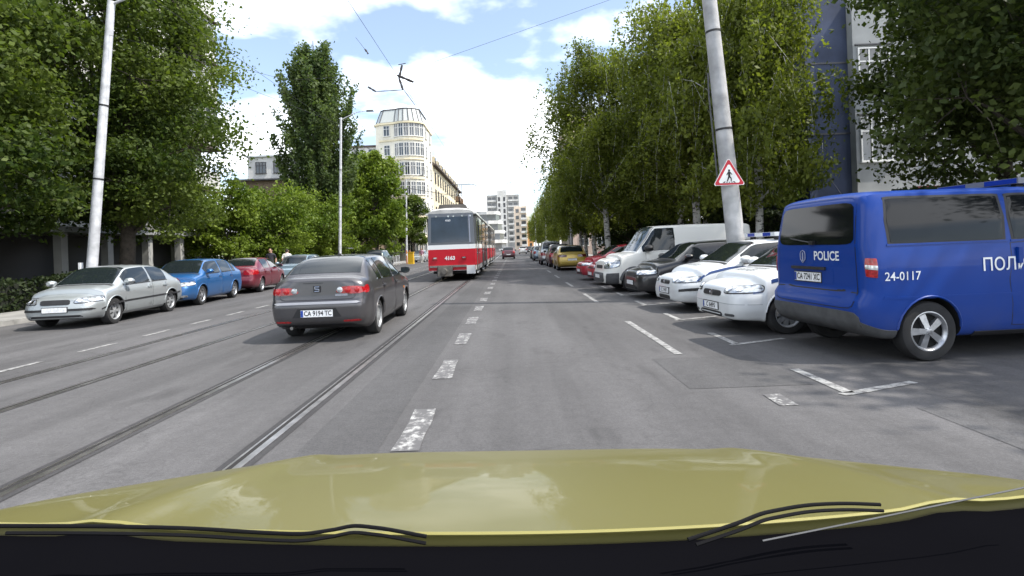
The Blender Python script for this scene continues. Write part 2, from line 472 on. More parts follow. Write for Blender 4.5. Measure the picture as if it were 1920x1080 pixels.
class Shell:
    """a vehicle body: control rings along x, interpolated both ways; x forward, y left, z up"""
    def __init__(s, st, W, creases, front=None, rear=None, tumble=0.94):
        s.st = st; s.W = W; s.front = front; s.rear = rear
        P = []
        for (x, wf, zb, zs, ze, zt, tf) in st:
            w = wf * W; t = min(tf * W, w * 0.93)
            hh = zs - zb
            P.append([(x, 0, zb), (x, w * 0.84, zb), (x, w * 0.955, zb + min(0.09, hh * .2)), (x, w * 0.995, zb + hh * 0.42),
                      (x, w, zb + hh * 0.72), (x, w * tumble, zs), (x, t, ze), (x, t * 0.72, ze + (zt - ze) * 0.72), (x, 0, zt)])
        s.P = np.array(P); s.n = len(st)
        s.br = sorted(set([0, s.n - 1] + list(creases)))
        uu = np.linspace(0, s.n - 1, 1500)
        s.ux = uu; s.xx = s.tracks(uu)[:, 0, 0]
        s.x0, s.x1 = st[0][0], st[-1][0]
    def tracks(s, u):
        u = np.asarray(u, float); out = np.zeros((len(u), 9, 3))
        for a, b in zip(s.br[:-1], s.br[1:]):
            k = (u >= a) & (u <= b)
            if k.any():
                out[k] = pchip(np.arange(a, b + 1), s.P[a:b + 1].reshape(b - a + 1, -1), u[k]).reshape(-1, 9, 3)
        return out
    def u_of(s, x): return np.interp(x, s.xx, s.ux)
    def grid(s, us, vs):
        T = s.tracks(us)
        Q = pchip(np.arange(9), T.transpose(1, 0, 2).reshape(9, -1), vs).reshape(len(vs), len(us), 3).transpose(1, 0, 2)
        return s.deform(Q)
    def deform(s, Q):
        Q = Q.copy()
        def sm(t): t = np.clip(t, 0, 1); return t * t * (3 - 2 * t)
        if s.rear is not None:
            w = sm((s.x0 + 0.40 - Q[..., 0]) / 0.40)
            Q[..., 0] += w * np.interp(Q[..., 2], s.rear[0], s.rear[1])
        if s.front is not None:
            w = sm((Q[..., 0] - s.x1 + 0.45) / 0.45)
            Q[..., 0] += w * np.interp(Q[..., 2], s.front[0], s.front[1])
        return Q
    def body(s, sub=4, nv=29):
        us = np.unique(np.concatenate([np.linspace(i, i + 1, sub + 1) for i in range(s.n - 1)]))
        vs = np.linspace(0, 8, nv)
        G = s.grid(us, vs); nu = len(us)
        verts, faces = [], []
        N = 2 * nv - 2
        for i in range(nu):
            for j in range(nv): verts.append(tuple(G[i, j]))
            for j in range(nv - 2, 0, -1): verts.append((G[i, j, 0], -G[i, j, 1], G[i, j, 2]))
        for i in range(nu - 1):
            for j in range(N):
                j2 = (j + 1) % N
                faces.append((i * N + j, i * N + j2, (i + 1) * N + j2, (i + 1) * N + j))
        for i in (0, nu - 1):
            o = i * N
            Rj = lambda j: o + (N - j) % N
            for j in range(nv - 1):
                f = [o + j, o + j + 1, Rj(j + 1), Rj(j)]
                f = list(dict.fromkeys(f))
                faces.append(tuple(f if i else f[::-1]))
        return verts, faces
    def patch(s, xa, xb, va, vb, nu=10, nv=6, off=0.004, side=1, p=0, skirt=0.012, mid=False):
        """piece of the shell between two stations and two rings, lifted off it; va/vb may be (at xa, at xb)"""
        ts = np.linspace(0, 1, nu)
        if p: ts = 0.5 - 0.5 * np.cos(np.pi * ts)
        xs = xa + (xb - xa) * ts
        va = va if isinstance(va, tuple) else (va, va); vb = vb if isinstance(vb, tuple) else (vb, vb)
        rows = []
        eps = 0.02
        us = s.u_of(xs)
        for k, t in enumerate(ts):
            a = va[0] + (va[1] - va[0]) * t; b = vb[0] + (vb[1] - vb[0]) * t
            if p:
                f = max(1 - abs(2 * t - 1) ** p, 0.0) ** (1.0 / p); f = max(f, 0.04)
                if mid: a = b - (b - a) * f
                else:
                    c = (a + b) / 2; a, b = c + (a - c) * f, c + (b - c) * f
            vs = np.linspace(a, b, nv)
            du = 0.03
            Q = s.grid(np.array([us[k] - du if us[k] - du > 0 else us[k], us[k], min(us[k] + du, s.n - 1)]), np.unique(np.clip(np.concatenate([vs, vs + eps, vs - eps]), 0, 8)))
            allv = np.unique(np.clip(np.concatenate([vs, vs + eps, vs - eps]), 0, 8))
            row = []
            for v in vs:
                i = np.argmin(abs(allv - v))
                i0, i1 = max(i - 1, 0), min(i + 1, len(allv) - 1)
                tu = Q[2, i] - Q[0, i]; tv = Q[1, i1] - Q[1, i0]
                nr = np.cross(tu, tv); ln = np.linalg.norm(nr)
                nr = nr / ln if ln > 1e-9 else np.array([0, 0, 1.0])
                pt = Q[1, i]
                c = np.array([pt[0] * 0.55, 0, 0.7])
                if np.dot(nr, pt - c) < 0: nr = -nr
                row.append((pt + nr * off, pt - nr * skirt))
            rows.append(row)
        mb = MB()
        def flipy(q, sg): return (q[0], q[1] * sg, q[2])
        def emit(rws, sg):
            top = [[flipy(q[0], sg) for q in r] for r in rws]
            low = [[flipy(q[1], sg) for q in r] for r in rws]
            mb.grid(top)
            bt = top[0] + [r[-1] for r in top[1:]] + top[-1][::-1][1:] + [r[0] for r in top[::-1]][1:]
            bl = low[0] + [r[-1] for r in low[1:]] + low[-1][::-1][1:] + [r[0] for r in low[::-1]][1:]
            mb.grid([bt, bl])
        if side == 0:                    # both halves, joined on the centre line
            full = [r + [((q[0][0], -q[0][1], q[0][2]), (q[1][0], -q[1][1], q[1][2])) for q in r[::-1][1:]] for r in rows]
            emit(full, 1)
        else: emit(rows, side)
        return mb

def weld(me, d=1e-4):
    bm = bmesh.new(); bm.from_mesh(me)
    bmesh.ops.remove_doubles(bm, verts=bm.verts, dist=d)
    bmesh.ops.recalc_face_normals(bm, faces=bm.faces)
    bm.to_mesh(me); bm.free()

def boolean_cut(me, cutter_mb, mats):
    a = bpy.data.objects.new('a', me); COL.objects.link(a)
    cm = cutter_mb.mesh('cutter', mats)
    b = bpy.data.objects.new('b', cm); COL.objects.link(b)
    md = a.modifiers.new('cut', 'BOOLEAN'); md.object = b; md.operation = 'DIFFERENCE'; md.solver = 'EXACT'
    dg = bpy.context.evaluated_depsgraph_get(); dg.update()
    out = bpy.data.meshes.new_from_object(a.evaluated_get(dg))
    bpy.data.objects.remove(a); bpy.data.objects.remove(b)
    bpy.data.meshes.remove(cm)
    return out

WHEELS = {}
def wheel_meshes(Rw, wd, style):
    key = (Rw, wd, style)
    if key in WHEELS: return WHEELS[key]
    rr = Rw * 0.66
    ty = MB(); h = wd / 2
    ty.lathe([(rr, -h * .8), (rr * 1.03, -h), (Rw * .86, -h * 1.06), (Rw * .96, -h * .95), (Rw, -h * .7), (Rw, h * .7), (Rw * .96, h * .95),
              (Rw * .86, h * 1.06), (rr * 1.03, h), (rr, h * .8)], 36)
    hub = MB(); hub.lathe([(0.001, h * .35), (rr, h * .35), (rr, -h * .8), (0.001, -h * .8)], 28)
    rim = MB()
    rim.lathe([(rr * 1.02, h * .98), (rr * .97, h * 1.0), (rr * .90, h * .86), (rr * .86, h * .55)], 36)
    rim.lathe([(rr * .24, h * .5), (rr * .22, h * .86), (rr * .12, h * .95), (0.001, h * .95)], 18)
    ns = {'alloy5': 5, 'alloy7': 7, 'cover': 9, 'steel': 8, 'star6': 6}[style]
    wsp = {'alloy5': .26, 'alloy7': .20, 'cover': .26, 'steel': .30, 'star6': .24}[style]
    for k in range(ns):
        a = 2 * math.pi * k / ns
        M = Matrix.Rotation(a, 4, 'Y')
        w0, w1 = rr * wsp * .5, rr * wsp * .72
        y0, y1 = h * .90, h * .70
        vs = [(rr * .15, y0, -w0), (rr * .15, y0, w0), (rr * .92, y1, w1), (rr * .92, y1, -w1),
              (rr * .15, h * .36, -w0), (rr * .15, h * .36, w0), (rr * .92, h * .36, w1), (rr * .92, h * .36, -w1)]
        vs = [tuple(M @ Vector(q)) for q in vs]
        rim.add(vs, [(0, 1, 2, 3), (0, 4, 5, 1), (1, 5, 6, 2), (2, 6, 7, 3), (3, 7, 4, 0)])
    for k in range(5):
        a = 2 * math.pi * (k + .5) / 5
        rim.tube([(rr * .17 * math.cos(a), h * .84, rr * .17 * math.sin(a)), (rr * .17 * math.cos(a), h * 1.0, rr * .17 * math.sin(a))], rr * .03, 6)
    rm = M_alloy if style.startswith('alloy') else M_cover
    WHEELS[key] = (hub.mesh('wheel', M_well, 40), ty.mesh('tyre', M_tyre, 40), rim.mesh('rim', rm, 35))
    return WHEELS[key]

def profile_stations(p):
    L, W, H = p['L'], p['W'], p['H']
    xr, xf = -L / 2, L / 2
    gc = p.get('gc', .20); belt = p['belt']; cz = p['cowl_z']; nz = p['nose_z']
    kind = p['kind']
    st = []
    if kind == 'sedan':
        dk = p['deck']; xg = p['xg']; xt = p['xt']
        st += [(xr, .70, gc + .16, dk - .20, dk - .075, dk - .05, .52),
               (xr + .035, .84, gc + .11, dk - .16, dk - .04, dk - .015, .60),
               (xr + .12, .935, gc + .07, dk - .115, dk - .012, dk + .008, .66),
               (xr + .34, .98, gc + .03, dk - .085, dk - .004, dk + .016, .70),
               (xg, 1.0, gc, belt + .005, dk + .012, dk + .03, .76)]
        c1 = 4
        st += [(xg + (xt - xg) * .5, 1.0, gc, belt + .01, dk + (H - dk) * .60, dk + (H - dk) * .645, .70)]
    elif kind == 'hatch':
        xg = p['xg']; xt = p['xt']; dk = p.get('deck', belt + .02)
        st += [(xr, .76, gc + .14, dk - .15, dk - .05, dk - .035, .60),
               (xr + .035, .88, gc + .10, dk - .11, dk - .02, dk - .005, .68),
               (xr + .10, .95, gc + .06, dk - .07, dk + .0, dk + .012, .73),
               (xg, .985, gc + .02, belt + .0, dk + .02, dk + .04, .78)]
        c1 = 3
        st += [(xg + (xt - xg) * .55, 1.0, gc, belt + .005, dk + (H - dk) * .62, dk + (H - dk) * .67, .74)]
    else:   # box: van or minibus
        xt = xr + .30
        st += [(xr, .86, gc + .16, belt, H - .16, H - .12, .74),
               (xr + .03, .93, gc + .12, belt, H - .11, H - .065, .80),
               (xr + .10, .975, gc + .08, belt, H - .085, H - .03, .84)]
        c1 = None
    rt = p.get('rt', .66)
    xw = p['xw']; xc = p['xc']
    if kind == 'box':
        st += [(xt, 1, gc + .02, belt, H - .075, H - .012, .86), ((xt + xw) / 2, 1, gc, belt, H - .075, H, .86), (xw - .25, 1, gc, belt - .005, H - .085, H - .02, .84)]
        rt = .80
    else:
        st += [(xt, 1, gc, belt + .01, H - .075, H - .022, rt - .02), ((xt + xw) / 2, 1, gc, belt, H - .062, H, rt + .01)]
    st += [(xw, 1, gc, belt - .008, H - .09, H - .035, rt - .01)]
    cw = len(st) + 1
    st += [(xw + (xc - xw) * .52, 1, gc, belt - .015, cz + (H - cz) * .40, cz + (H - cz) * .485, rt + .05)]
    cw = len(st)
    st += [(xc, .995, gc, belt - .03, cz - .02, cz + .012, .80)]
    hm = xc + (xf - xc) * .5
    st += [(hm, .985, gc, (belt + nz) / 2 - .05, (cz + nz) / 2 + .005, (cz + nz) / 2 + .055, .72),
           (xf - .42, .955, gc + .01, nz - .075, nz + .0, nz + .05, .66),
           (xf - .20, .89, gc + .02, nz - .10, nz - .02, nz + .026, .62),
           (xf - .075, .79, gc + .03, nz - .13, nz - .045, nz - .004, .56),
           (xf - .015, .66, gc + .05, nz - .16, nz - .075, nz - .038, .50),
           (xf, .52, gc + .07, nz - .19, nz - .105, nz - .07, .41)]
    cr = [c for c in (c1, cw) if c is not None]
    return st, cr

def make_car(name, label, p, pm, loc, rz, lod=2, cat='car', group=None):
    root = thing(name, label, cat, loc, rz, group)
    st, cr = profile_stations(p)
    W, L, H = p['W'], p['L'], p['H']; gc = p.get('gc', .20); belt = p['belt']
    sh = Shell(st, W, cr, p.get('front'), p.get('rear'), p.get('tumble', .945))
    vs, fs = sh.body(sub=5 if lod == 2 else 3, nv=33 if lod == 2 else 21)
    Rw = p['R']; ax = (p['ax_r'], p['ax_f'])
    cut = MB()
    for x in ax:
        for s in (1, -1):
            n = 28 if lod else 16; ra = Rw * 1.14
            y0, y1 = s * (W - .30), s * (W + .25)
            vv = [(x + ra * math.cos(2 * math.pi * k / n), y, Rw + .015 + ra * math.sin(2 * math.pi * k / n)) for y in (y0, y1) for k in range(n)]
            ff = [tuple(range(n)), tuple(range(2 * n - 1, n - 1, -1))] + [(k, n + k, n + (k + 1) % n, (k + 1) % n) for k in range(n)]
            cut.add(vv, ff, 1)
    me = bpy.data.meshes.new('body'); me.from_pydata(vs, [], fs)
    me.materials.append(pm); me.materials.append(M_well)
    weld(me)
    bm = bmesh.new(); bm.from_mesh(me); bvh = BVHTree.FromBMesh(bm); bm.free()
    me2 = boolean_cut(me, cut, [pm, M_well])
    if len(me2.polygons) < 50: me2 = me
    finish(me2, 38)
    link('body', me2, root)
    tw = p.get('tw', .19)
    hub, ty, rim = wheel_meshes(Rw, tw, p.get('wheel', 'cover'))
    for x in ax:
        for s in (1, -1):
            w = link('wheel', hub, root, (x, s * (W - .035 - tw / 2), Rw))
            if s < 0: w.rotation_euler = (0, 0, math.pi)
            if x > 0 and p.get('steer'): w.rotation_euler.z += p['steer']
            link('tyre', ty, w); link('rim', rim, w)
    for x in ax:      # arch lips
        if lod >= 1:
            for s in (1, -1):
                lip = MB(); pts = []
                for k in range(15):
                    a = math.pi * (0.02 + .96 * k / 14); ra = Rw * 1.145
                    px, pz = x + ra * math.cos(a), Rw + .015 + ra * math.sin(a)
                    h = bvh.ray_cast(Vector((px, s * 2.0, pz)), Vector((0, -s, 0)))
                    if h[0] is not None: pts.append(h[0])
                if len(pts) > 4:
                    lip.tube(pts, p.get('lip', .014), 6)
                    lip.build('arch_lip', p.get('lip_mat', pm), root, 60)
    car = dict(root=root, sh=sh, bvh=bvh, p=p, pm=pm, lod=lod)
    return car

def ray(car, axis, a, b):
    """hit on the body seen from the rear, front, left or right; (a, b) = across, up"""
    o, d = {'rear': (Vector((-9, a, b)), Vector((1, 0, 0))), 'front': (Vector((9, a, b)), Vector((-1, 0, 0))),
            'left': (Vector((a, 9, b)), Vector((0, -1, 0))), 'right': (Vector((a, -9, b)), Vector((0, 1, 0))),
            'top': (Vector((a, b, 9)), Vector((0, 0, -1)))}[axis]
    h = car['bvh'].ray_cast(o, d)
    if h[0] is None: return None, -d
    n = h[1]
    if n.dot(d) > 0: n = -n
    return h[0], n

def decal(car, axis, outline, off=0.006, n=12, m=6, skirt=.02):
    """a raised piece on the body: outline(s, t) with s, t in 0..1 gives (across, up)"""
    top, low = [], []
    last = None
    for i in range(n):
        ra, rb = [], []
        for j in range(m):
            a, b = outline(i / (n - 1), j / (m - 1))
            q, nr = ray(car, axis, a, b)
            if q is None: q, nr = (last if last else (Vector((0, 0, 0)), nr))
            last = (q, nr)
            ra.append(tuple(q + nr * off)); rb.append(tuple(q - nr * skirt))
        top.append(ra); low.append(rb)
    mb = MB(); mb.grid(top)
    bt = top[0] + [r[-1] for r in top[1:]] + top[-1][::-1][1:] + [r[0] for r in top[::-1]][1:]
    bl = low[0] + [r[-1] for r in low[1:]] + low[-1][::-1][1:] + [r[0] for r in low[::-1]][1:]
    mb.grid([bt, bl])
    return mb
def quad_outline(c00, c10, c11, c01, p=0):
    """corner points (across, up); p rounds it as a superellipse"""
    def f(s, t):
        if p:
            X, Y = 2 * s - 1, 2 * t - 1
            k = max(abs(X), abs(Y)) / max((abs(X) ** p + abs(Y) ** p) ** (1 / p), 1e-6)
            s, t = (X * k + 1) / 2, (Y * k + 1) / 2
        a = [c00[i] * (1 - s) * (1 - t) + c10[i] * s * (1 - t) + c11[i] * s * t + c01[i] * (1 - s) * t for i in (0, 1)]
        return a[0], a[1]
    return f
def rect(a0, a1, b0, b1, p=0): return quad_outline((a0, b0), (a1, b0), (a1, b1), (a0, b1), p)

def letter(car, axis, txt, size, a, b, off=.004, sx=1.0, bold=0.0, m=None, name='lettering', tilt=0.0):
    t = text_mb(txt, size, sx=sx, bold=bold)
    sg = {'rear': -1, 'front': 1, 'left': -1, 'right': 1, 'top': 1}[axis]
    out = []
    for (x, y, z) in t.v:
        q, nr = ray(car, axis, a + sg * x, b + y + tilt * x)
        if q is None: q = Vector((0, 0, 0))
        out.append(tuple(q + nr * off))
    t.v = out
    return t.build(name, m or M_white, car['root'])

def plate(car, axis, txt, z, a=0, w=.50, h=.105, off=.012):
    """number plate with blue band and raised characters"""
    root = car['root']
    pts = [ray(car, axis, a + da, z + dz)[0] for da in (-w / 2, 0, w / 2) for dz in (-h / 2, h / 2)]
    xs = [q.x for q in pts if q is not None]
    sg = -1 if axis == 'rear' else 1
    x = (min(xs) if sg < 0 else max(xs)) + sg * off
    mb = MB(); mb.b2(min(x, x - sg * .03), max(x, x - sg * .03), a - w / 2 - .012, a + w / 2 + .012, z - h / 2 - .012, z + h / 2 + .012)
    po = mb.build('number_plate_holder', M_blackpl, root)
    xq = x + sg * .003
    mb = MB(); mb.b2(min(x, xq), max(x, xq), a - w / 2, a + w / 2, z - h / 2, z + h / 2)
    po = mb.build('number_plate', M_plate, root)
    if not txt: return po
    t = text_mb(txt, h * .98, sx=1.0, bold=.002)
    wt_ = max(q[0] for q in t.v) - min(q[0] for q in t.v); kx = min(1.0, (w - .075) / wt_); t.v = [(q[0] * kx, q[1], q[2]) for q in t.v]
    sgy = 1 if axis == 'front' else -1
    t.v = [(x + sg * .005, a + sgy * (q[0] + .02), z + q[1]) for q in t.v]
    t.build('lettering', M_ink, po)
    b = MB(); by = a - sgy * (w / 2 - .022)
    b.b2(min(x + sg * .002, x + sg * .0048), max(x + sg * .002, x + sg * .0048), by - .02, by + .02, z - h / 2 + .004, z + h / 2 - .004)
    b.build('country_band', M_eublue, po)
    return po

def glaze(car, wins, sills=True):
    """windscreen, rear window and side windows; wins = (x from, x to) of each side window"""
    p, sh, root = car['p'], car['sh'], car['root']
    xw, xc = p['xw'], p['xc']
    nu = 12 if car['lod'] == 2 else 6
    sh.patch(xw + .03, xc - .03, 6.10, 8, nu, 7, .004, 0).build('windscreen', M_glass, root, 50)
    if p['kind'] != 'box':
        xg, xt = p['xg'], p['xt']
        sh.patch(xg + .05, xt - .03, 6.12, 8, nu, 7, .004, 0).build('rear_window', M_glass, root, 50)
    for s in (1, -1):
        for k, (a, b) in enumerate(wins):
            sh.patch(a, b, 5.10, 5.90, nu + 4, 6, .004, s, p=14).build('window', M_glass, root, 50)
        if sills and car['lod'] == 2:
            for (a, b) in wins:
                sh.patch(a, b, 5.02, 5.085, 8, 2, .008, s).build('window_trim', p.get('trim_mat', M_blackpl), root, 50)

def doors(car, xs, v0=1.9, v1=5.0, handle_z=None):
    """door skins with a shut line round each; xs = door edges from rear to front"""
    sh, root = car['sh'], car['root']
    for s in (1, -1):
        for a, b in zip(xs[:-1], xs[1:]):
            sh.patch(a - .006, b + .006, v0 - .03, v1, 8, 10, .0012, s, p=18).build('door_gap', M_ink, root, 50)
            d = sh.patch(a + .004, b - .004, v0, v1 - .01, 8, 10, .003, s, p=18).build('door', car['pm'], root, 50)
            hz = handle_z or (car['p']['belt'] - .11)
            hx = a + .13
            q, n = ray(car, 'left' if s > 0 else 'right', hx, hz)
            if q is not None:
                hd = MB(); hd.box(q + n * .018, (.19, .03, .032)); hd.build('handle', car['p'].get('handle_mat', car['pm']), d)

def mirrors(car, m=None, x=None, z=None, size=1.0):
    p = car['p']; m = m or car['pm']
    x = x if x is not None else p['xc'] - .28
    z = z if z is not None else p['belt'] + .03
    for s in (1, -1):
        q, n = ray(car, 'left' if s > 0 else 'right', x, z - .02)
        if q is None: continue
        mb = MB(); k = size
        prof = [(-.06, .6), (-.05, .9), (0, 1.0), (.06, .9), (.10, .45)]
        rings = []
        for dx, f in prof:
            rings.append([(x + dx * k, q.y + s * (.12 * k + .115 * k * f * math.cos(t) * .9), z + .06 * k + .075 * k * f * math.sin(t)) for t in [2 * math.pi * i / 12 for i in range(12)]])
        for r in rings: r.append(r[0])
        mb.grid(rings); mb.add(rings[0][:12], [tuple(range(12))]); mb.add(rings[-1][:12], [tuple(range(12))])
        mb.box((x + .02, q.y + s * .03, z + .015), (.07 * k, .12, .03))
        mo = mb.build('mirror', m, car['root'], 50)
        g = MB(); g.box((x - .062 * k, q.y + s * .12 * k, z + .06 * k), (.004, .17 * k, .11 * k)); g.build('mirror_glass', M_glass, mo)
# ------------------------------------------------------------------ buildings
M_plw = mat('plaster_white', (.54, .535, .515), .85, var=.12, vscale=.5, bump=.2)
M_plc = mat('plaster_cream', (.64, .57, .40), .85, var=.14, vscale=.4, bump=.2)
M_plg = mat('plaster_grey', (.27, .28, .28), .88, var=.2, vscale=.7, bump=.3)
M_plblue = mat('plaster_blue', (.046, .060, .105), .85, var=.35, vscale=.8, bump=.3)
M_brown = mat('brick_brown', (.17, .125, .085), .9, var=.25, vscale=1.5, bump=.3)
M_pink = mat('plaster_pink', (.52, .40, .34), .88, var=.15, vscale=.4)
M_orange = mat('plaster_orange', (.60, .30, .12), .88, var=.15, vscale=.4)
M_conc = mat('concrete', (.31, .31, .30), .88, var=.2, vscale=.8)
M_roofd = mat('roof_dark', (.08, .06, .05), .8, var=.3, vscale=2)
M_zinc = mat('roof_zinc', (.55, .57, .57), .5, .4, var=.2, vscale=1)
M_frame = mat('frame_white', (.66, .66, .64), .5)
M_framed = mat('frame_dark', (.05, .05, .055), .5)
M_wglass = mat('window_glass', (.045, .055, .065), .06, coat=.4, spec=.7, var=.5, vscale=.6)

WIN = {}
def win_mesh(w, h, fm, mull=1, trans=True):
    k = (w, h, fm.name, mull, trans)
    if k not in WIN:
        f = MB(); d = .07; t = .06
        f.b2(-w / 2 - t, w / 2 + t, -d, .02, -h / 2 - t, -h / 2); f.b2(-w / 2 - t, w / 2 + t, -d, .02, h / 2, h / 2 + t)
        f.b2(-w / 2 - t, -w / 2, -d, .02, -h / 2, h / 2); f.b2(w / 2, w / 2 + t, -d, .02, -h / 2, h / 2)
        for i in range(mull):
            x = -w / 2 + w * (i + 1) / (mull + 1); f.b2(x - .03, x + .03, -d + .01, .0, -h / 2, h / 2)
        if trans: f.b2(-w / 2, w / 2, -d + .012, -.001, h * .20 - .03, h * .20 + .03)
        f.b2(-w / 2 - .12, w / 2 + .12, -.16, .0, -h / 2 - t - .05, -h / 2 - t - .004)
        p = MB(); p.b2(-w / 2, w / 2, -.022, .01, -h / 2, h / 2)
        WIN[k] = (f.mesh('window', fm), p.mesh('pane', M_wglass))
    return WIN[k]
def window(root, pos, ang, w, h, fm=None, mull=1, trans=True, name='window'):
    """pos in the building's frame on the wall face; ang turns the outward normal from -y"""
    a, b = win_mesh(round(w, 2), round(h, 2), fm or M_frame, mull, trans)
    o = link(name, a, root, pos, ang); link('pane', b, o); return o
def wall_windows(root, p0, p1, zs, n, w, h, fm=None, mull=1, skip=()):
    """n windows per storey between two plan points; outward is right of p0->p1 ... towards the viewer"""
    d = Vector((p1[0] - p0[0], p1[1] - p0[1], 0)); ang = math.atan2(d.y, d.x)
    for i, z in enumerate(zs):
        for k in range(n):
            if (i, k) in skip: continue
            t = (k + .5) / n
            window(root, (p0[0] + d.x * t, p0[1] + d.y * t, z), ang, w, h, fm, mull)
def block(root, name, x0, x1, y0, y1, z0, z1, m):
    mb = MB(); mb.b2(x0, x1, y0, y1, z0, z1); return mb.build(name, m, root)

# -- round corner building with its long wing
b = thing('corner_building', 'cream corner building with a round glazed tower top and a long wing down the street', 'building', (-15, 75, 0))
foot = [(-3.6, 8), (-3.6, .9), (-2.9, .1)] + [(1.0 + 2.6 * math.cos(R(t_)), 1.6 + 2.6 * math.sin(R(t_))) for t_ in (230, 247, 264, 281, 298, 315, 332)] + [(3.3, 8)]
mb = MB(); mb.prism(foot, 0, 19.2); mb.build('wall', mat('plaster_warm_white', (.64, .61, .52), .85, var=.12, vscale=.5, bump=.2), b)
zs = [2.0 + 2.72 * k for k in range(7)]
segs = list(zip(foot[:-1], foot[1:]))
cen = (0, 4)
for i, (p0, p1) in enumerate(segs):
    L_ = math.hypot(p1[0] - p0[0], p1[1] - p0[1])
    if i in (0,): wall_windows(b, p0, p1, zs, 2, 1.0, 1.5)
    elif i == 1: continue
    elif i == 2: wall_windows(b, p0, p1, zs, 1, .8, 1.35)
    elif 3 <= i <= 8:
        wall_windows(b, p0, p1, zs, 1, L_ * .74, 1.7, mull=1)
    else: wall_windows(b, p0, p1, zs, 2, 1.1, 1.5)
for k, z in enumerate([z + 1.36 for z in zs[:-1]]):
    mb = MB(); mb.prism([(x * 1.03, (y - 4) * 1.03 + 4) for x, y in foot[2:-1]] + [(0, 2)], z - .12, z + .10); mb.build('floor_band', M_plc, b)
mb = MB(); mb.prism([(x * 1.05, (y - 4) * 1.05 + 4) for x, y in foot], 19.2, 19.45); mb.build('cornice', M_plc, b)
# glazed top storey: leaning panes between dark bars
top = [(x * .80, (y - 4) * .80 + 4) for x, y in foot]
base_ = [(x * .98, (y - 4) * .98 + 4) for x, y in foot]
core = MB(); core.prism([(x * .72, (y - 4) * .72 + 4) for x, y in foot], 19.4, 21.5); core.build('attic_core', M_plg, b)
for i in range(len(foot) - 1):
    q0, q1, t0, t1 = base_[i], base_[i + 1], top[i], top[i + 1]
    pa = MB(); pa.add([(q0[0], q0[1], 19.46), (q1[0], q1[1], 19.46), (t1[0], t1[1], 21.5), (t0[0], t0[1], 21.5)], [(0, 1, 2, 3)])
    pa.add([(q0[0] * .97, q0[1] + .06, 19.46), (q1[0] * .97, q1[1] + .06, 19.46), (t1[0] * .97, t1[1] + .06, 21.5), (t0[0] * .97, t0[1] + .06, 21.5)], [(0, 1, 2, 3)])
    pa.build('attic_pane', mat('attic_glass', (.42, .44, .42), .10, coat=.3), b)
    bar = MB(); bar.tube([(q0[0], q0[1], 19.46), (t0[0], t0[1], 21.5)], .075, 5)
    bar.tube([(q0[0], q0[1], 19.5), (q1[0], q1[1], 19.5)], .07, 5); bar.tube([(t0[0], t0[1], 21.5), (t1[0], t1[1], 21.5)], .10, 5)
    bar.build('attic_bar', M_framed, b)
mb = MB(); n_ = len(top); mb.add([(x * 1.04, y, 21.56) for x, y in top] + [(0, 2.6, 22.9)], [(i, (i + 1) % n_, n_) for i in range(n_)] + [tuple(range(n_ - 1, -1, -1))]); mb.build('roof', M_zinc, b)
# left wing and long right wing
block(b, 'side_wing', -9.0, -3.61, 2.2, 14, 0, 16.6, M_plw)
wall_windows(b, (-9.0, 2.2), (-3.6, 2.2), zs[:6], 3, 1.0, 1.4)
block(b, 'wing_cornice', -9.3, -3.3, 1.9, 14.2, 16.6, 16.85, M_roofd)
block(b, 'long_wing', -6, 3.35, 8.01, 52, 0, 14.6, M_plc)
wall_windows(b, (3.35, 9), (3.35, 51), [2.0 + 2.75 * k for k in range(5)], 13, 1.15, 1.55, M_framed, skip={(i, k) for i in range(5) for k in (10, 12)})
for i in range(1, 5):
    for k in (10, 12):
        y = 9 + 42 * (k + .5) / 13; z = 1.0 + 2.75 * i
        mb = MB(); mb.b2(3.36, 4.4, y - 1.3, y + 1.3, z - .1, z); mb.b2(4.32, 4.4, y - 1.3, y + 1.3, z, z + .95); mb.b2(3.36, 4.32, y - 1.3, y - 1.22, z, z + .95)
        mb.build('balcony', mat('balcony_brown', (.16, .10, .06), .8), b)
        window(b, (3.35, y, z + 1.2), R(90), 1.6, 2.0, M_framed)
mb = MB(); mb.b2(-6.2, 3.95, 8.02, 52.4, 14.6, 14.85); mb.build('eave', M_roofd, b)
mb = MB(); mb.add([(-6.1, 8.1, 14.86), (3.7, 8.1, 14.86), (3.7, 52, 14.86), (-6.1, 52, 14.86), (-3.5, 9, 17.4), (.9, 9, 17.4), (.9, 51, 17.4), (-3.5, 51, 17.4)],
                  [(0, 1, 5, 4), (1, 2, 6, 5), (2, 3, 7, 6), (3, 0, 4, 7), (4, 5, 6, 7), (3, 2, 1, 0)]); mb.build('mansard_roof', M_roofd, b)
for k in range(9):
    y = 11.5 + 4.6 * k
    mb = MB(); mb.b2(1.8, 3.3, y - .6, y + .6, 15.0, 16.5); dm = mb.build('dormer', M_plc, b)
    window(b, (3.30, y, 15.8), R(90), .7, .9, M_framed, 0, False)
for (x, y) in ((0, 16), (.4, 25), (0, 34), (.2, 43)):
    block(b, 'chimney', x - .35, x + .35, y - .5, y + .5, 16.9, 18.4, M_brown)

# -- brown block with a white top storey
b = thing('brown_block', 'brown block with a white set-back top storey left of the poplar', 'building', (-24.6, 62, 0))
block(b, 'wall', -5.9, 8, 0, 14, 0, 10.2, M_brown)
wall_windows(b, (-5.5, 0), (7.5, 0), [1.7, 4.5, 7.3], 5, 1.2, 1.4)
block(b, 'slab', -8.2, 8.3, -.6, 14.3, 10.2, 10.36, M_framed)
block(b, 'top_storey', -5.7, 7.6, .25, 13.4, 10.36, 13.0, M_plw)
wall_windows(b, (-5.2, .25), (7.3, .25), [11.75], 6, 1.1, 1.2, M_framed, 2)
block(b, 'top_cornice', -5.9, 7.9, 0, 13.6, 13.0, 13.2, M_zinc)

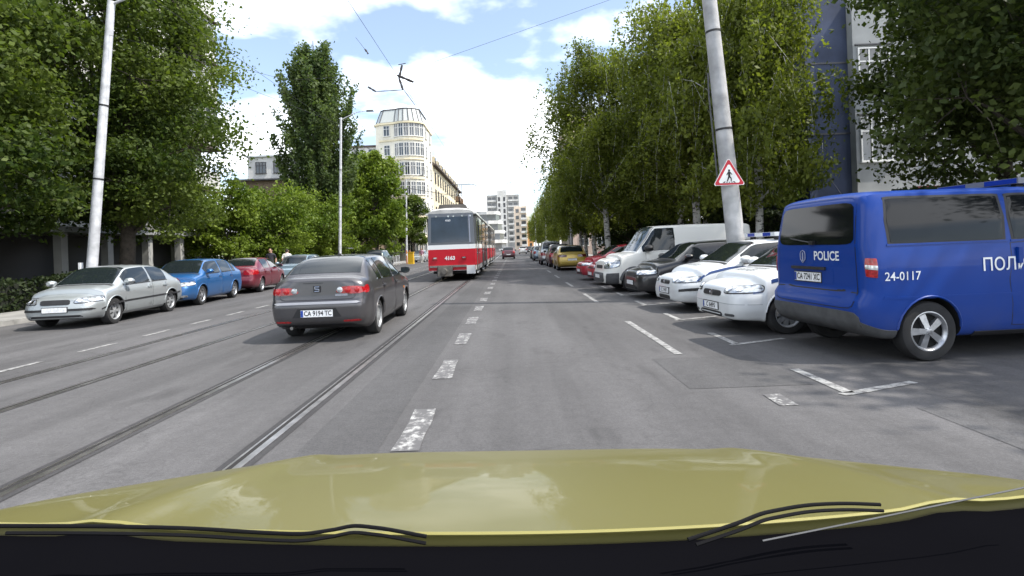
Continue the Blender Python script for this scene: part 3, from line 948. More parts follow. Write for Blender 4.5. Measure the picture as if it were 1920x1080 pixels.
# -- white apartment house behind the big tree
b = thing('apartment_house', 'white apartment house with enclosed balconies behind the large dark tree', 'building', (-20.6, 11.0, 0))
block(b, 'wall', -14, 0, -6, 25, 0, 22.5, M_plw)
fl = [4.6 + 2.85 * k for k in range(6)]
wall_windows(b, (0, -5), (0, 21), fl, 8, 1.4, 1.5)
for k, z in enumerate(fl):
    mb = MB(); mb.b2(.01, 1.25, 21.6, 24.9, z - 1.45, z - 1.3); mb.b2(1.17, 1.25, 21.6, 24.9, z - 1.3, z - .35); mb.b2(.01, 1.17, 24.82, 24.9, z - 1.3, z - .35); mb.b2(.01, 1.17, 21.6, 21.68, z - 1.3, z - .35)
    bo = mb.build('balcony', M_plw, b)
    if k in (2, 3, 4):
        wall_windows(b, (1.19, 21.8), (1.19, 24.8), [z + .35], 2, 1.25, 1.3, M_frame, 1)
        wall_windows(b, (1.1, 24.86), (.1, 24.86), [z + .35], 1, .8, 1.3)
    mb = MB(); mb.b2(.01, 1.45, 21.5, 25.05, z + 1.12, z + 1.2); mb.build('balcony_roof', M_roofd, b)
# porch of pale columns on a low wall
for (y0, y1, h) in ((5.5, 8.6, .55), (10.2, 12.0, .6), (13.0, 22.5, .85)):
    block(b, 'low_wall', 1.4, 1.7, y0, y1, 0, h, M_conc)
for y in (8.3, 11.6, 14.2, 17.0, 19.7, 22.3):
    block(b, 'column', 1.38, 1.72, y - .17, y + .17, .86, 2.75, M_conc)
block(b, 'porch_roof', .01, 2.0, 4.5, 23.5, 2.76, 3.0, M_plg)
block(b, 'porch_back', .012, .3, 4.6, 20.9, .3, 2.7, M_framed)
# white block continuing behind the young trees
b = thing('white_block', 'white block with rows of windows behind the young bright trees', 'building', (-23, 92, 0))
block(b, 'wall', -22, 0, 0, 16, 0, 15, M_plw)
wall_windows(b, (-21, 0), (-1, 0), [2 + 2.9 * k for k in range(5)], 7, 1.3, 1.4)

# -- blue and grey building on the right
b = thing('office_building', 'grey building with a blue end bay seen between the trees above the minibus', 'building', (15.2, 24.4, -.5))
block(b, 'blue_bay', -.9, 1.1, .9, 8, 0, 14, M_plblue)
for z in (3.4, 6.75, 10.1): block(b, 'bay_joint', -.93, 1.13, .87, 7.9, z - .04, z + .04, M_framed)
block(b, 'grey_wall', 1.11, 14, .5, 12, 0, 13, M_plg)
for i, z in enumerate((6.35, 9.6)):
    for k in range(4):
        window(b, (2.05 + 2.9 * k, .5, z), 0, 1.35, 1.95, M_frame, 2)
        block(b, 'lintel', 1.2 + 2.9 * k, 2.9 + 2.9 * k, .43, .499, z + 1.15, z + 1.21, M_framed)
block(b, 'canopy', .6, 8, -1.0, .49, 3.55, 3.72, M_conc)
for k in range(3): window(b, (1.95 + 2.9 * k, .5, 2.3), 0, 1.7, 1.6, M_frame, 2)
mb = MB(); mb.b2(2.6, 5.2, -1.06, -1.0, 3.45, 3.95); mb.build('red_fascia', mat('fascia_red', (.16, .012, .016), .6), b)
# -- pale pink block above the birches
b = thing('pink_block', 'pale pink apartment block showing through the top of the birches', 'building', (13.5, 78, 0))
block(b, 'wall', -4.5, 12, 0, 16, 0, 20, M_pink); block(b, 'lift_house', -3.6, 0, 3, 7, 20, 22.8, M_plg)
wall_windows(b, (-4, 0), (11.5, 0), [2 + 2.85 * k for k in range(6)], 6, 1.3, 1.4)
wall_windows(b, (-4.5, 15), (-4.5, 1), [2 + 2.85 * k for k in range(6)], 5, 1.3, 1.4)

# -- far end of the street
b = thing('tower_block', 'pale high-rise with a dark striped stair panel at the end of the street', 'building', (-1.5, 262, 0))
block(b, 'wall', -9.3, 6.6, 0, 15, 0, 27.2, M_conc); block(b, 'stair_tower', -4.2, .4, -.8, 10, 0, 29.5, M_plw)
for k in range(8):
    z = 4.5 + 2.9 * k
    for (x0, x1) in ((-9, -4.8), (1.0, 6.3)):
        block(b, 'loggia', x0, x1, -.35, -.01, z - .9, z - .1, M_plw)
        for j in range(2): window(b, (x0 + (x1 - x0) * (j + .5) / 2, 0, z + .6), 0, 1.6, 1.2, M_framed)
    for x in (-3.2, -.7): block(b, 'stair_pane', x - .5, x + .5, -.84, -.79, z - .8, z + 1.2, M_framed)
b = thing('terrace_building', 'white building with curved terraces in front of the high-rise', 'building', (-8.5, 190, 0))
for k in range(4):
    z = 3.4 * k
    pts = [(-6 + .2 * k, 10), (-6 + .2 * k, 0), (2 - .5 * k, -2.4 + .3 * k), (5.5 - .6 * k, -.6), (7 - .7 * k, 3), (7 - .7 * k, 10)]
    mb = MB(); mb.prism(pts, z + .9, z + 3.0); mb.build('glazing', M_wglass, b)
    mb = MB(); mb.prism([(x * 1.06, y * 1.06 - .3) for x, y in pts], z + 3.0, z + 4.2); mb.build('terrace', M_plw, b)
b = thing('cream_block', 'cream apartment block with dark balconies right of the high-rise', 'building', (6.0, 225, 0))
block(b, 'wall', -3.9, 1.4, 0, 16, 0, 18.5, mat('plaster_rose', (.62, .52, .42), .85, var=.12, vscale=.4))
for k in range(6):
    z = 2.6 + 2.8 * k
    window(b, (-2.6, 0, z), 0, 1.2, 1.3, M_framed)
    block(b, 'balcony', -1.2, 1.2, -1.1, -.01, z - 1.1, z - .2, M_plw); window(b, (0, 0, z + .3), 0, 1.8, 1.6, M_framed)
b = thing('orange_block', 'small orange building at the very end of the street', 'building', (9.5, 330, 0))
block(b, 'wall', -4.5, 5, 0, 14, 0, 16, M_orange); block(b, 'attic', -4, 3, .5, 12, 16, 20, M_plc)
wall_windows(b, (-4.2, 0), (4.8, 0), [2.5 + 3 * k for k in range(5)], 3, 1.4, 1.6, M_framed)
b = thing('orange_house', 'orange house behind the end of the cream wing', 'building', (-15.5, 136, 0))
block(b, 'wall', -8, 1.8, 0, 18, 0, 15.5, M_orange); wall_windows(b, (1.8, 1), (1.8, 17), [2 + 3 * k for k in range(5)], 5, 1.2, 1.5, M_framed)
wall_windows(b, (-7, 0), (1.5, 0), [2 + 3 * k for k in range(5)], 3, 1.2, 1.5, M_framed)
mb = MB(); mb.prism([(-8.4, -.4), (2.2, -.4), (2.2, 18.4), (-8.4, 18.4)], 15.5, 15.8); mb.build('roof', M_roofd, b)
b = thing('yellow_house', 'pale house closing the view left of the far trees', 'building', (-22, 205, 0))
block(b, 'wall', -10, 8, 0, 16, 0, 14, M_plc); wall_windows(b, (-9, 0), (7.5, 0), [2 + 3 * k for k in range(4)], 6, 1.2, 1.5, M_framed)
# ------------------------------------------------------------------ tram (two coupled cars)
M_tred = paint('tram_red', (.50, .002, .016), 0, .40, .2, .3)
M_twhite = paint('tram_white', (.70, .71, .71), 0, .35)
M_tgrey = paint('tram_grey', (.085, .095, .115), 0, .35)
M_troof = mat('tram_roof', (.50, .50, .48), .7, var=.3, vscale=2)
M_under = mat('tram_underframe', (.02, .019, .018), .8, var=.4, vscale=4)
M_door = mat('tram_door', (.10, .105, .10), .35, .3, var=.3, vscale=3)
M_tglass = mat('tram_glass', (.022, .034, .055), .05, coat=.0, spec=.6, var=.5, vscale=1.4)
def tram_car(name, label, loc, number, rear_unit):
    """local: x across, y along the track (0 = rear end), z up"""
    root = thing(name, label, 'tram', loc, 0, 'coupled tram cars')
    L, HW = 14.0, 1.09
    # plan: ends taper
    def halfw(y):
        d = min(y, L - y)
        return HW * (.925 + .075 * min(1, d / 1.5)) if d < 1.5 else HW
    def endlean(z): return .10 * max(0, (z - 1.25) / 1.8) + .03 * max(0, (1.0 - z))
    ysl = [0, .5, 1.0, 1.5, 4, 7, 10, L - 1.5, L - 1.0, L - .5, L]
    def band(z0, z1, m, name, extra=0, top_in=(0, 0)):
        mb = MB()
        def ring(z, ins):
            pts = []
            for y in ysl:
                lean = endlean(z)
                yy = y + (lean if y == 0 else (-lean if y == L else 0))
                pts.append((halfw(y) + extra - ins, yy, z))
            return pts + [(-a, b, c) for a, b, c in pts[::-1]]
        r0, r1 = ring(z0, top_in[0]), ring(z1, top_in[1]); n = len(r0)
        mb.add(r0 + r1, [(i, (i + 1) % n, n + (i + 1) % n, n + i) for i in range(n)] + [tuple(range(n - 1, -1, -1)), tuple(range(n, 2 * n))])
        return mb.build(name, m, root)
    band(.42, .62, M_twhite, 'skirt', -.012)
    band(.62, 1.28, M_tred, 'lower_panel', .0)
    band(1.28, 1.46, M_twhite, 'white_band', .004)
    band(1.46, 2.72, M_tgrey, 'window_band', -.006, (0, .05))
    # roof: rounded
    mb = MB(); rows = []
    for y in ysl:
        row = []
        hw = halfw(y) - .035
        yy = min(max(y, .13), L - .13)
        for k in range(11):
            t = math.pi * k / 10
            row.append((hw * math.cos(t) if abs(math.cos(t)) > .01 else 0, yy, 2.72 + (.24 if .01 < y / L < .99 else .16) * max(0, math.sin(t)) ** .6))
        rows.append(row)
    mb.grid(rows)
    for r in (rows[0], rows[-1]): mb.add(r, [tuple(range(11))])
    rf = mb.build('roof', M_troof, root, 40)
    mb = MB(); mb.b2(-HW + .01, HW - .01, .2, L - .2, 2.685, 2.735); mb.build('gutter', M_twhite, root)
    for (y0, y1, h, w) in ((.75, 2.3, .20, .62), (4.0, 6.8, .26, .55), (9.5, 11.5, .24, .55)):
        mb = MB(); mb.box((0, (y0 + y1) / 2, 2.93 + h / 2), (w * 2, y1 - y0, h), None, 0, .9); mb.build('roof_equipment', mat('roof_box', (.06, .055, .05), .7, var=.3), rf)
    # end window, lights, number
    for end in (0, 1):
        def E(x, z, d):
            y = endlean(z) - d
            return (x, y if end == 0 else L - y, z)
        sg = 1
        hw0 = halfw(0)
        def panel(pts, d0, d1, nm, m, par=root):
            mb = MB(); n = len(pts)
            mb.add([E(x, z, d0) for x, z in pts] + [E(x, z, d1) for x, z in pts],
                   [tuple(range(n)), tuple(range(2 * n - 1, n - 1, -1))] + [(i, (i + 1) % n, n + (i + 1) % n, n + i) for i in range(n)])
            return mb.build(nm, m, par)
        panel([(-hw0 + .06, 1.52), (hw0 - .06, 1.52), (hw0 - .10, 2.66), (-hw0 + .10, 2.66)], -.03, .012, 'end_frame', M_tgrey)
        w = panel([(-.86, 1.56), (.74, 1.56), (.72, 2.58), (-.84, 2.58)], .0, .022, 'end_window', M_tglass)
        panel([(.78, 1.54), (.815, 1.54), (.80, 2.64), (.765, 2.64)], .012, .032, 'window_post', mat('post_grey', (.30, .33, .42), .4))
        for k, xx in enumerate((-.62, -.10, .12, .5, .84)):
            mb = MB(); c = E(xx, 2.60, .026); mb.tube([c, (c[0], c[1] + (-.03 if end == 0 else .03), c[2])], .035, 10); mb.build('marker_lamp', M_clear, root)
        for xx in (-.72, .52):
            mb = MB(); c = E(xx, .92, .0); mb.box((c[0], c[1] - (.01 if end == 0 else -.01), c[2]), (.20, .05, .12)); lo = mb.build('tail_light', M_redlens, root)
            mb = MB(); mb.box((c[0], c[1] - (.03 if end == 0 else -.03), c[2] + .02), (.12, .02, .05)); mb.build('lens', M_clear, lo)
        if end == 0 and number:
            t = text_mb(number, .20, sx=1.1, bold=.009)
            t.v = [(q[0] - .08, endlean(.92) - .006, .92 + q[1]) for q in t.v]
            t.build('lettering', M_white, root)
            t = text_mb('4163', .10, sx=1.1, bold=.004)
            t.v = [(q[0] - .12, endlean(2.45) - .026, 2.43 + q[1]) for q in t.v]; t.build('lettering', M_white, root)
        panel([(-hw0 + .01, .44), (hw0 - .01, .44), (hw0 - .004, .66), (-hw0 + .004, .66)], -.02, .014, 'end_skirt', M_tred)
        # coupler, buffer beam, apron
        yb = -.0 if end == 0 else L
        s = -1 if end == 0 else 1
        mb = MB(); mb.b2(-.95, .62, min(yb, yb + s * .06), max(yb, yb + s * .06), .56, .64); mb.build('buffer_beam', mat('buffer_grey', (.20, .185, .17), .7, var=.4), root)
        mb = MB(); mb.box((-.28, yb + s * .18, .42), (.62, .30, .40), None, 0, .9); mb.tube([(-.28, yb + s * .3, .42), (-.28, yb + s * .62, .42)], .11, 10)
        mb.build('coupler', mat('coupler_grey', (.13, .12, .105), .7, var=.4, vscale=6), root)
        for xx in (-.60, .02):
            mb = MB(); mb.tube([(xx, yb + s * .05, .60), (xx, yb + s * .22, .45), (xx, yb + s * .28, .22)], .025, 6); mb.build('hose', M_blackpl, root, 50)
        mb = MB(); mb.b2(.62, .99, min(yb - s * .02, yb + s * .02), max(yb - s * .02, yb + s * .02), .28, .62); mb.build('apron', M_twhite, root)
    # side: windows, doors, lower white pieces
    for s in (1, -1):
        dpos = (.55, 4.3, 8.6, 12.35) if s > 0 else ()
        spans = [(1.95, 3.05), (3.12, 4.22), (5.75, 7.1), (7.18, 8.52), (10.05, 11.2), (11.28, 12.28)] if s > 0 else [(.6 + 1.3 * k, 1.82 + 1.3 * k) for k in range(10)]
        for (a, b) in spans:
            mb = MB(); h = HW - .012
            mb.b2(min(s * h, s * (h + .016)), max(s * h, s * (h + .016)), a, b, 1.60, 2.58)
            wo = mb.build('window', M_tglass, root)
            mb = MB(); mb.b2(min(s * h, s * (h + .022)), max(s * h, s * (h + .022)), a, b, 2.22, 2.25); mb.build('window_bar', M_tgrey, wo)
        for y in dpos:
            y1 = y + 1.30
            h0 = min(halfw(y), halfw(y1))
            mb = MB(); mb.b2(min(s * (h0 - .05), s * (h0 + .018)), max(s * (h0 - .05), s * (h0 + .018)), y, y1, .34, 2.62)
            d = mb.build('door', M_door, root)
            for k in range(4):
                ya = y + .05 + k * .31
                mb = MB(); mb.b2(min(s * h0, s * (h0 + .024)), max(s * h0, s * (h0 + .024)), ya, ya + .26, 1.05, 2.50); mb.build('door_glass', M_tglass, d)
            mb = MB(); mb.b2(min(s * (h0 - .02), s * (h0 + .05)), max(s * (h0 - .02), s * (h0 + .05)), y - .03, y1 + .03, .28, .335); mb.build('step', M_twhite, d)
    # bogies, wheels, underframe boxes
    mb = MB(); mb.b2(-.85, .85, .35, L - .35, .30, .47); mb.build('underframe', M_under, root)
    for yb in (3.0, 10.6):
        bo = MB(); bo.b2(-.72, .72, yb - 1.2, yb + 1.2, .20, .34); bo.b2(-.80, -.66, yb - 1.25, yb + 1.25, .22, .40); bo.b2(.66, .80, yb - 1.25, yb + 1.25, .22, .40)
        bo = bo.build('bogie', M_under, root)
        for yy in (yb - .95, yb + .95):
            for s in (-1, 1):
                w = MB(); w.lathe([(.001, -.05), (.34, -.05), (.36, -.03), (.36, .03), (.34, .05), (.001, .05)], 20); w.xf(Matrix.Translation((s * .64, yy, .365)) @ Matrix.Rotation(R(90), 4, 'Z')); w.build('wheel', M_under, bo, 40)
    for (a, b) in ((4.6, 6.2), (6.6, 8.8)):
        for s in (-1, 1):
            mb = MB(); mb.b2(s * .82 - .18, s * .82 + .18, a, b, .26, .44); mb.build('equipment_box', M_under, root)
    # pantograph
    if rear_unit or True:
        pb = MB(); yb = 3.6 if not rear_unit else 5.2
        for xx in (-.5, .5): pb.tube([(xx, yb - .6, 3.02), (xx, yb + .6, 3.02)], .025, 6)
        for yy in (yb - .6, yb + .6): pb.tube([(-.5, yy, 3.02), (.5, yy, 3.02)], .025, 6)
        pb.tube([(0, yb + .5, 3.04), (0, yb - .75, 3.75)], .03, 6)
        pb.tube([(-.15, yb - .75, 3.75), (-.05, yb + .55, 4.42)], .018, 6); pb.tube([(.15, yb - .75, 3.75), (.05, yb + .55, 4.42)], .018, 6)
        pb.tube([(-.85, yb + .55, 4.38), (-.6, yb + .55, 4.46), (.6, yb + .55, 4.46), (.85, yb + .55, 4.38)], .02, 6)
        pb.build('pantograph', mat('pantograph', (.09, .09, .095), .5, .5), root, 50)
    root.scale = (1.06, 1, 1.13)
    return root
tram_car('tram', 'red and white tram car numbered 4163 on the middle track, rear end to the camera', (-2.66, 24.1, 0.0), '4163', True)
tram_car('tram', 'leading tram car coupled ahead of the numbered one, seen at a slant', (-2.63, 39.0, 0.0), '', False)
P_grey = paint('paint_graphite', (0.070, 0.068, 0.074), .45, .30)
P_silver = paint('paint_silver', (0.40, 0.43, 0.44), .55, .36)
P_blue = paint('paint_bright_blue', (0.012, 0.105, 0.30), .35, .33)
P_cherry = paint('paint_cherry', (0.14, 0.009, 0.024), .25, .34)
P_red = paint('paint_red', (0.36, 0.008, 0.025), .0, .34)
P_white = paint('paint_white', (0.66, 0.68, 0.69), .0, .36)
P_cream = paint('paint_van_white', (0.74, 0.73, 0.68), .0, .42)
P_black = paint('paint_black', (0.010, 0.010, 0.013), .1, .30)
P_police = paint('paint_police_blue', (0.001, 0.036, 0.235), .0, .40, .18, .22)
P_gold = paint('paint_gold', (0.42, 0.29, 0.045), .45, .34)
P_maroon = paint('paint_maroon', (0.06, 0.012, 0.022), .2, .34)
P_pale = paint('paint_pale_blue', (0.22, 0.30, 0.36), .45, .36)
P_green = paint('paint_dark_green', (0.03, 0.05, 0.04), .2, .36)
M_stripe = mat('police_stripe', (0.015, 0.045, 0.16), .35, coat=.5)
M_sticker = mat('sticker_grey', (0.05, 0.07, 0.09), .5)
M_exh = mat('exhaust_steel', (0.25, 0.24, 0.23), .45, .8)

def common(car, wins, tail=True, head=True, rear_plate='', front_plate=None):
    p, sh, root = car['p'], car['sh'], car['root']
    glaze(car, wins)
    mirrors(car, p.get('mirror_mat'))
    if car['lod'] >= 1:
        W, L, gc = p['W'], p['L'], p.get('gc', .2)
        for s in (1, -1):        # sill
            sh.patch(p['ax_r'] + p['R'] * 1.3, p['ax_f'] - p['R'] * 1.3, 1.0, 1.9, 6, 4, .004, s).build('sill', p.get('sill_mat', car['pm']), root, 50)
        if p.get('seam', True):   # bonnet shut line
            sh.patch(p['xc'] - .01, p['xc'] + .07, 5.8, 8, 4, 9, .004, 0).build('cowl', M_blackpl, root, 50)
    if front_plate is not None: plate(car, 'front', front_plate, p.get('fp_z', .40))
    if rear_plate is not None: plate(car, 'rear', rear_plate, p.get('rp_z', .55))

SED = dict(kind='sedan', L=4.2, W=.81, H=1.43, belt=.93, deck=1.0, cowl_z=.95, nose_z=.74, xg=-1.66, xt=-.92, xw=.42, xc=1.16,
           R=.30, ax_r=-1.23, ax_f=1.22, gc=.19, wheel='cover', rt=.68,
           rear=([0, .35, .52, .62, .70, 1.05], [.03, -.02, -.03, .015, .03, .06]), front=([0, .3, .45, .56, .8], [-.04, .0, .0, -.02, -.08]))

# ---- the dark grey saloon driving ahead on the tram track
p = dict(SED, W=.83, deck=1.06, belt=.95, xg=-1.72, xt=-1.0, trim_mat=M_chrome, mirror_mat=M_blackpl, rp_z=.485,
         rear=([0, .30, .40, .62, .66, .70, 1.0, 1.1], [.05, -.005, -.035, -.045, -.02, .012, .03, .05]))
car = make_car('saloon_car', 'dark grey saloon driving away on the tram track with a white rear plate', p, P_grey, (-3.2, 10.8, 0), R(90.5), 2)
root = car['root']; sh = car['sh']
common(car, [(-1.22, -.93), (-.86, .02), (.09, .86)], rear_plate=None)
doors(car, [-1.0, .05, .98])
# boot lid with shut lines, tail lights, bumper strip, plate recess
decal(car, 'rear', quad_outline((.62, .695), (-.62, .695), (-.60, 1.0), (.60, 1.0), 10), .0012, 16, 8).build('boot_gap', M_ink, root, 40)
decal(car, 'rear', quad_outline((.61, .705), (-.61, .705), (-.59, 1.0), (.59, 1.0), 10), .004, 16, 8).build('boot_lid', P_grey, root, 40)
for s in (1, -1):
    tl = decal(car, 'rear', quad_outline((s * .26, .80), (s * .755, .775), (s * .745, .90), (s * .40, .915), 3), .011, 16, 6).build('tail_light', M_redlens, root, 40)
    for cx in (.50, .64):
        q, n = ray(car, 'rear', s * cx, .845)
        mb = MB(); mb.lathe([(.048, 0), (.046, -.009), (.030, -.012), (.001, -.013)], 16, 'y', (0, 0, 0)); mb.xf(Matrix.Translation(q + Vector((-.011, 0, 0))) @ Matrix.Rotation(R(-90), 4, 'Z'))
        mb.build('lamp', mat('brake_lamp', (.40, .008, .012), .1, coat=.6), tl, 40)
    q, n = ray(car, 'rear', s * .37, .85)
    mb = MB(); mb.lathe([(.05, 0), (.046, -.009), (.03, -.012), (.001, -.012)], 16); mb.xf(Matrix.Translation(q + Vector((-.011, 0, 0))) @ Matrix.Rotation(R(-90), 4, 'Z'))
    mb.build('lamp', M_clear, tl, 40)
    sh.patch(-2.03, -1.86, 4.15, 4.75, 8, 5, .005, s, p=3).build('tail_light', M_redlens, root, 40)
    decal(car, 'rear', rect(s * .42, s * .70, .335, .365, 4), .006, 8, 3).build('reflector', M_redlens, root, 40)
decal(car, 'rear', rect(.70, -.70, .63, .665, 8), .012, 20, 3).build('bumper_strip', paint('paint_bumper_strip', (.36, .36, .37), .5, .3), root, 40)
decal(car, 'rear', rect(.62, -.62, .255, .305, 8), .003, 20, 3).build('bumper_valance', M_blackpl, root, 40)
decal(car, 'rear', quad_outline((.40, .42), (-.40, .42), (-.31, .565), (.31, .565)), .003, 12, 4).build('plate_recess', M_ink, root, 40)
plate(car, 'rear', 'CA 9194 TC', .485, 0, .52, .112, .006)
q, n = ray(car, 'rear', 0, .875)
mb = MB(); mb.box(q + Vector((-.008, 0, 0)), (.012, .12, .105)); bd = mb.build('badge', M_ink, root)
mb = MB()      # the silver S-shaped emblem
for (y0, z0, y1, z1) in [(-.04, .035, .035, .035), (.035, .035, .035, .002), (.035, .004, -.035, -.004), (-.035, -.002, -.035, -.035), (-.035, -.035, .04, -.035)]:
    mb.tube([q + Vector((-.017, y0, z0)), q + Vector((-.017, y1, z1))], .009, 6)
mb.build('emblem', M_chrome, bd)
decal(car, 'rear', rect(.23, -.10, .967, .977), .006, 6, 2).build('boot_crease', M_ink, root)
mb = MB()
for k in range(3): mb.tube([(-2.11, -.30 - .0, .76 + .012 * k), (-2.11, -.50, .76 + .012 * k)], .003, 5)
mb.build('model_script', M_chrome, root)
q, n = ray(car, 'top', -.85, 0)
mb = MB(); mb.tube([q, q + Vector((-.10, 0, .16))], [.008, .003], 6); mb.box(q + Vector((0, 0, .012)), (.07, .04, .03)); mb.build('antenna', M_blackpl, root)
mb = MB(); mb.tube([(-1.75, .45, .25), (-2.06, .45, .245)], .028, 10); mb.build('exhaust', M_exh, root, 40)
for s in (1, -1):
    sh.patch(.9, 1.0, 3.6, 3.85, 4, 3, .01, s, p=3).build('side_repeater', M_amber, root)
# rear screen heater lines and parcel shelf shade are left to the dark glass

# ---- left kerb: silver saloon, blue saloon, cherry saloon
DIRL = Vector((-.104, .995, 0))
def left_car(nearx, y, off=.82): return (nearx - off, y, 0)
def front_lights(car, m=M_clear, v=(4.05, 4.95), back=.40, amber=False):
    L = car['p']['L']
    for s in (1, -1):
        W, nz = car['p']['W'], car['p']['nose_z']; big = car['p'].get('hl', 1.0); kk = .12 if car['p']['kind'] == 'box' else 0
        o0 = quad_outline((s * (.355 + kk), nz - .155 * big - kk), (s * (W * .955), nz - .135 * big - kk), (s * (W * .945), nz + .0), (s * (.40 + kk), nz - .03), 4)
        decal(car, 'front', o0, .004, 14, 6).build('headlight_surround', M_blackpl, car['root'], 40)
        o1 = quad_outline((s * (.375 + kk), nz - .140 * big - kk), (s * (W * .945), nz - .120 * big - kk), (s * (W * .935), nz - .012), (s * (.42 + kk), nz - .042), 4)
        hl = decal(car, 'front', o1, .010, 14, 6).build('headlight', m, car['root'], 40)
        for cx in (.47, .62):
            if car['lod'] < 2: continue
            q, n = ray(car, 'front', s * (cx + kk * .8), nz - .08 * big - kk * .5)
            b = MB(); b.lathe([(.052, -.002), (.05, .006), (.035, .009), (.001, .010)], 16); b.xf(Matrix.Translation(q + n * .008) @ n.to_track_quat('Y', 'Z').to_matrix().to_4x4())
            b.build('reflector', M_chrome, hl, 40)
def rear_corner_lights(car, v=(4.1, 5.0), fwd=.30, z=(.75, .9), inn=.42, m=M_redlens):
    L, W = car['p']['L'], car['p']['W']
    for s in (1, -1):
        t = decal(car, 'rear', quad_outline((s * inn, z[0]), (s * W * .93, z[0]), (s * W * .92, z[1]), (s * inn, z[1]), 5), .009, 12, 5).build('tail_light', m, car['root'], 40)

p = dict(SED, L=4.0, W=.81, H=1.36, belt=.88, deck=.96, xg=-1.58, xt=-.75, xw=.38, xc=1.08, nose_z=.70, wheel='star6', fp_z=.43, cowl_z=.92)
c1 = make_car('saloon_car', 'silver saloon parked at the left kerb facing the camera, nearest of its row', p, P_silver, (-10.18, 13.6, 0), R(-84), 2, group='cars parked along the left kerb')
common(c1, [(-1.08, -.34), (-.27, .78)], rear_plate='', front_plate='')
doors(c1, [-1.02, -.30, .86]); front_lights(c1)
for s in (1, -1):
    c1['sh'].patch(-1.72, 1.66, 3.05, 3.25, 20, 3, .012, s).build('rub_strip', M_blackpl, c1['root'])
decal(c1, 'front', rect(-.30, .30, .535, .645, 8), .008, 12, 5).build('grille', M_blackpl, c1['root'])
decal(c1, 'front', rect(-.72, .72, .40, .45, 10), .014, 20, 3).build('bumper_strip', M_blackpl, c1['root'])
decal(c1, 'front', rect(-.55, .55, .23, .31, 8), .005, 14, 3).build('air_intake', M_ink, c1['root'])
rear_corner_lights(c1)

p = dict(SED, L=4.1, W=.82, H=1.44, belt=.95, deck=1.02, xg=-1.78, xt=-.98, xw=.45, xc=1.14, nose_z=.76, wheel='alloy5', fp_z=.42, cowl_z=.98)
c2 = make_car('saloon_car', 'bright blue saloon parked between the silver and the cherry red car', p, P_blue, (-10.58, 17.8, 0), R(-84), 2, group='cars parked along the left kerb')
common(c2, [(-1.35, -1.12), (-1.05, -.22), (-.15, .88)], rear_plate='', front_plate='')
doors(c2, [-1.05, -.18, .95]); front_lights(c2, back=.46)
decal(c2, 'front', rect(-.42, .42, .60, .68, 8), .008, 12, 4).build('grille', M_blackpl, c2['root'])
decal(c2, 'front', quad_outline((-.62, .25), (.62, .25), (.52, .38), (-.52, .38), 8), .006, 14, 4).build('air_intake', M_blackpl, c2['root'])
for s in (1, -1):
    decal(c2, 'front', rect(s * .52, s * .68, .30, .36, 4), .009, 6, 4).build('fog_light', M_clear, c2['root'])
    c2['sh'].patch(-1.95, 1.9, 4.45, 4.55, 20, 2, .004, s).build('body_crease', P_blue, c2['root'], 50)
rear_corner_lights(c2)

p = dict(SED, L=4.05, W=.81, H=1.41, belt=.93, deck=1.02, xg=-1.52, xt=-.85, xw=.40, xc=1.08, wheel='alloy7', rp_z=.60)
c3 = make_car('saloon_car', 'cherry red saloon parked at the left kerb with its tail lights towards the camera', p, P_cherry, (-10.98, 22.7, 0), R(96), 1, group='cars parked along the left kerb')
common(c3, [(-1.0, -.28), (-.2, .80)], rear_plate='')
doors(c3, [-.98, -.24, .88]); front_lights(c3); rear_corner_lights(c3, z=(.72, .92), inn=.35)
for s in (1, -1): c3['sh'].patch(-1.95, -1.62, 4.0, 5.0, 8, 5, .008, s, p=3).build('tail_light', M_redlens, c3['root'], 40)

HAT = dict(kind='hatch', L=3.95, W=.81, H=1.46, belt=.96, cowl_z=.98, nose_z=.76, xg=-1.82, xt=-1.42, xw=.42, xc=1.10, R=.29, ax_r=-1.2, ax_f=1.2,
           gc=.19, wheel='cover', rt=.70, rear=([0, .3, .5, .62, .72, 1.2], [.03, -.02, -.03, .01, .03, .09]), front=([0, .3, .45, .56, .8], [-.04, .0, .0, -.02, -.08]))
def hatch_rear(car, zl=(.70, .95), inn=.50):
    rear_corner_lights(car, z=zl, inn=inn)
p = dict(HAT, W=.80)
c4 = make_car('hatchback_car', 'pale blue hatchback half hidden behind the dark grey saloon', p, P_pale, (-11.2, 28.3, 0), R(-86), 1, group='cars parked along the left kerb')
common(c4, [(-1.3, -.4), (-.33, .85)], rear_plate='', front_plate=''); front_lights(c4)

p = dict(HAT, L=4.1, H=1.62, belt=1.02, deck=1.04, cowl_z=1.06, nose_z=.86, gc=.26, R=.33)
c5 = make_car('estate_car', 'dark green tall estate car by the row of young trees, left of the railing', p, P_green, (-11.2, 45.5, 0), R(90), 1, group='cars parked along the left kerb')
common(c5, [(-1.45, -.55), (-.48, .85)], rear_plate=''); hatch_rear(c5)
c6 = make_car('hatchback_car', 'small grey hatchback behind the yellow box, left of the tram', dict(HAT), P_silver, (-11.2, 66, 0), R(-90), 0, group='cars parked along the left kerb')
common(c6, [(-1.3, -.4), (-.33, .85)], rear_plate=None, front_plate=''); front_lights(c6)

# ---- right side: cars parked nose out at an angle to the kerb
AR = 5
FW = Vector((-math.cos(R(AR)), -math.sin(R(AR)), 0))
def nose_at(x, y, L): c = Vector((x, y, 0)) - FW * (L / 2); return (c.x, c.y, 0)
GR = 'cars parked nose out on the right'
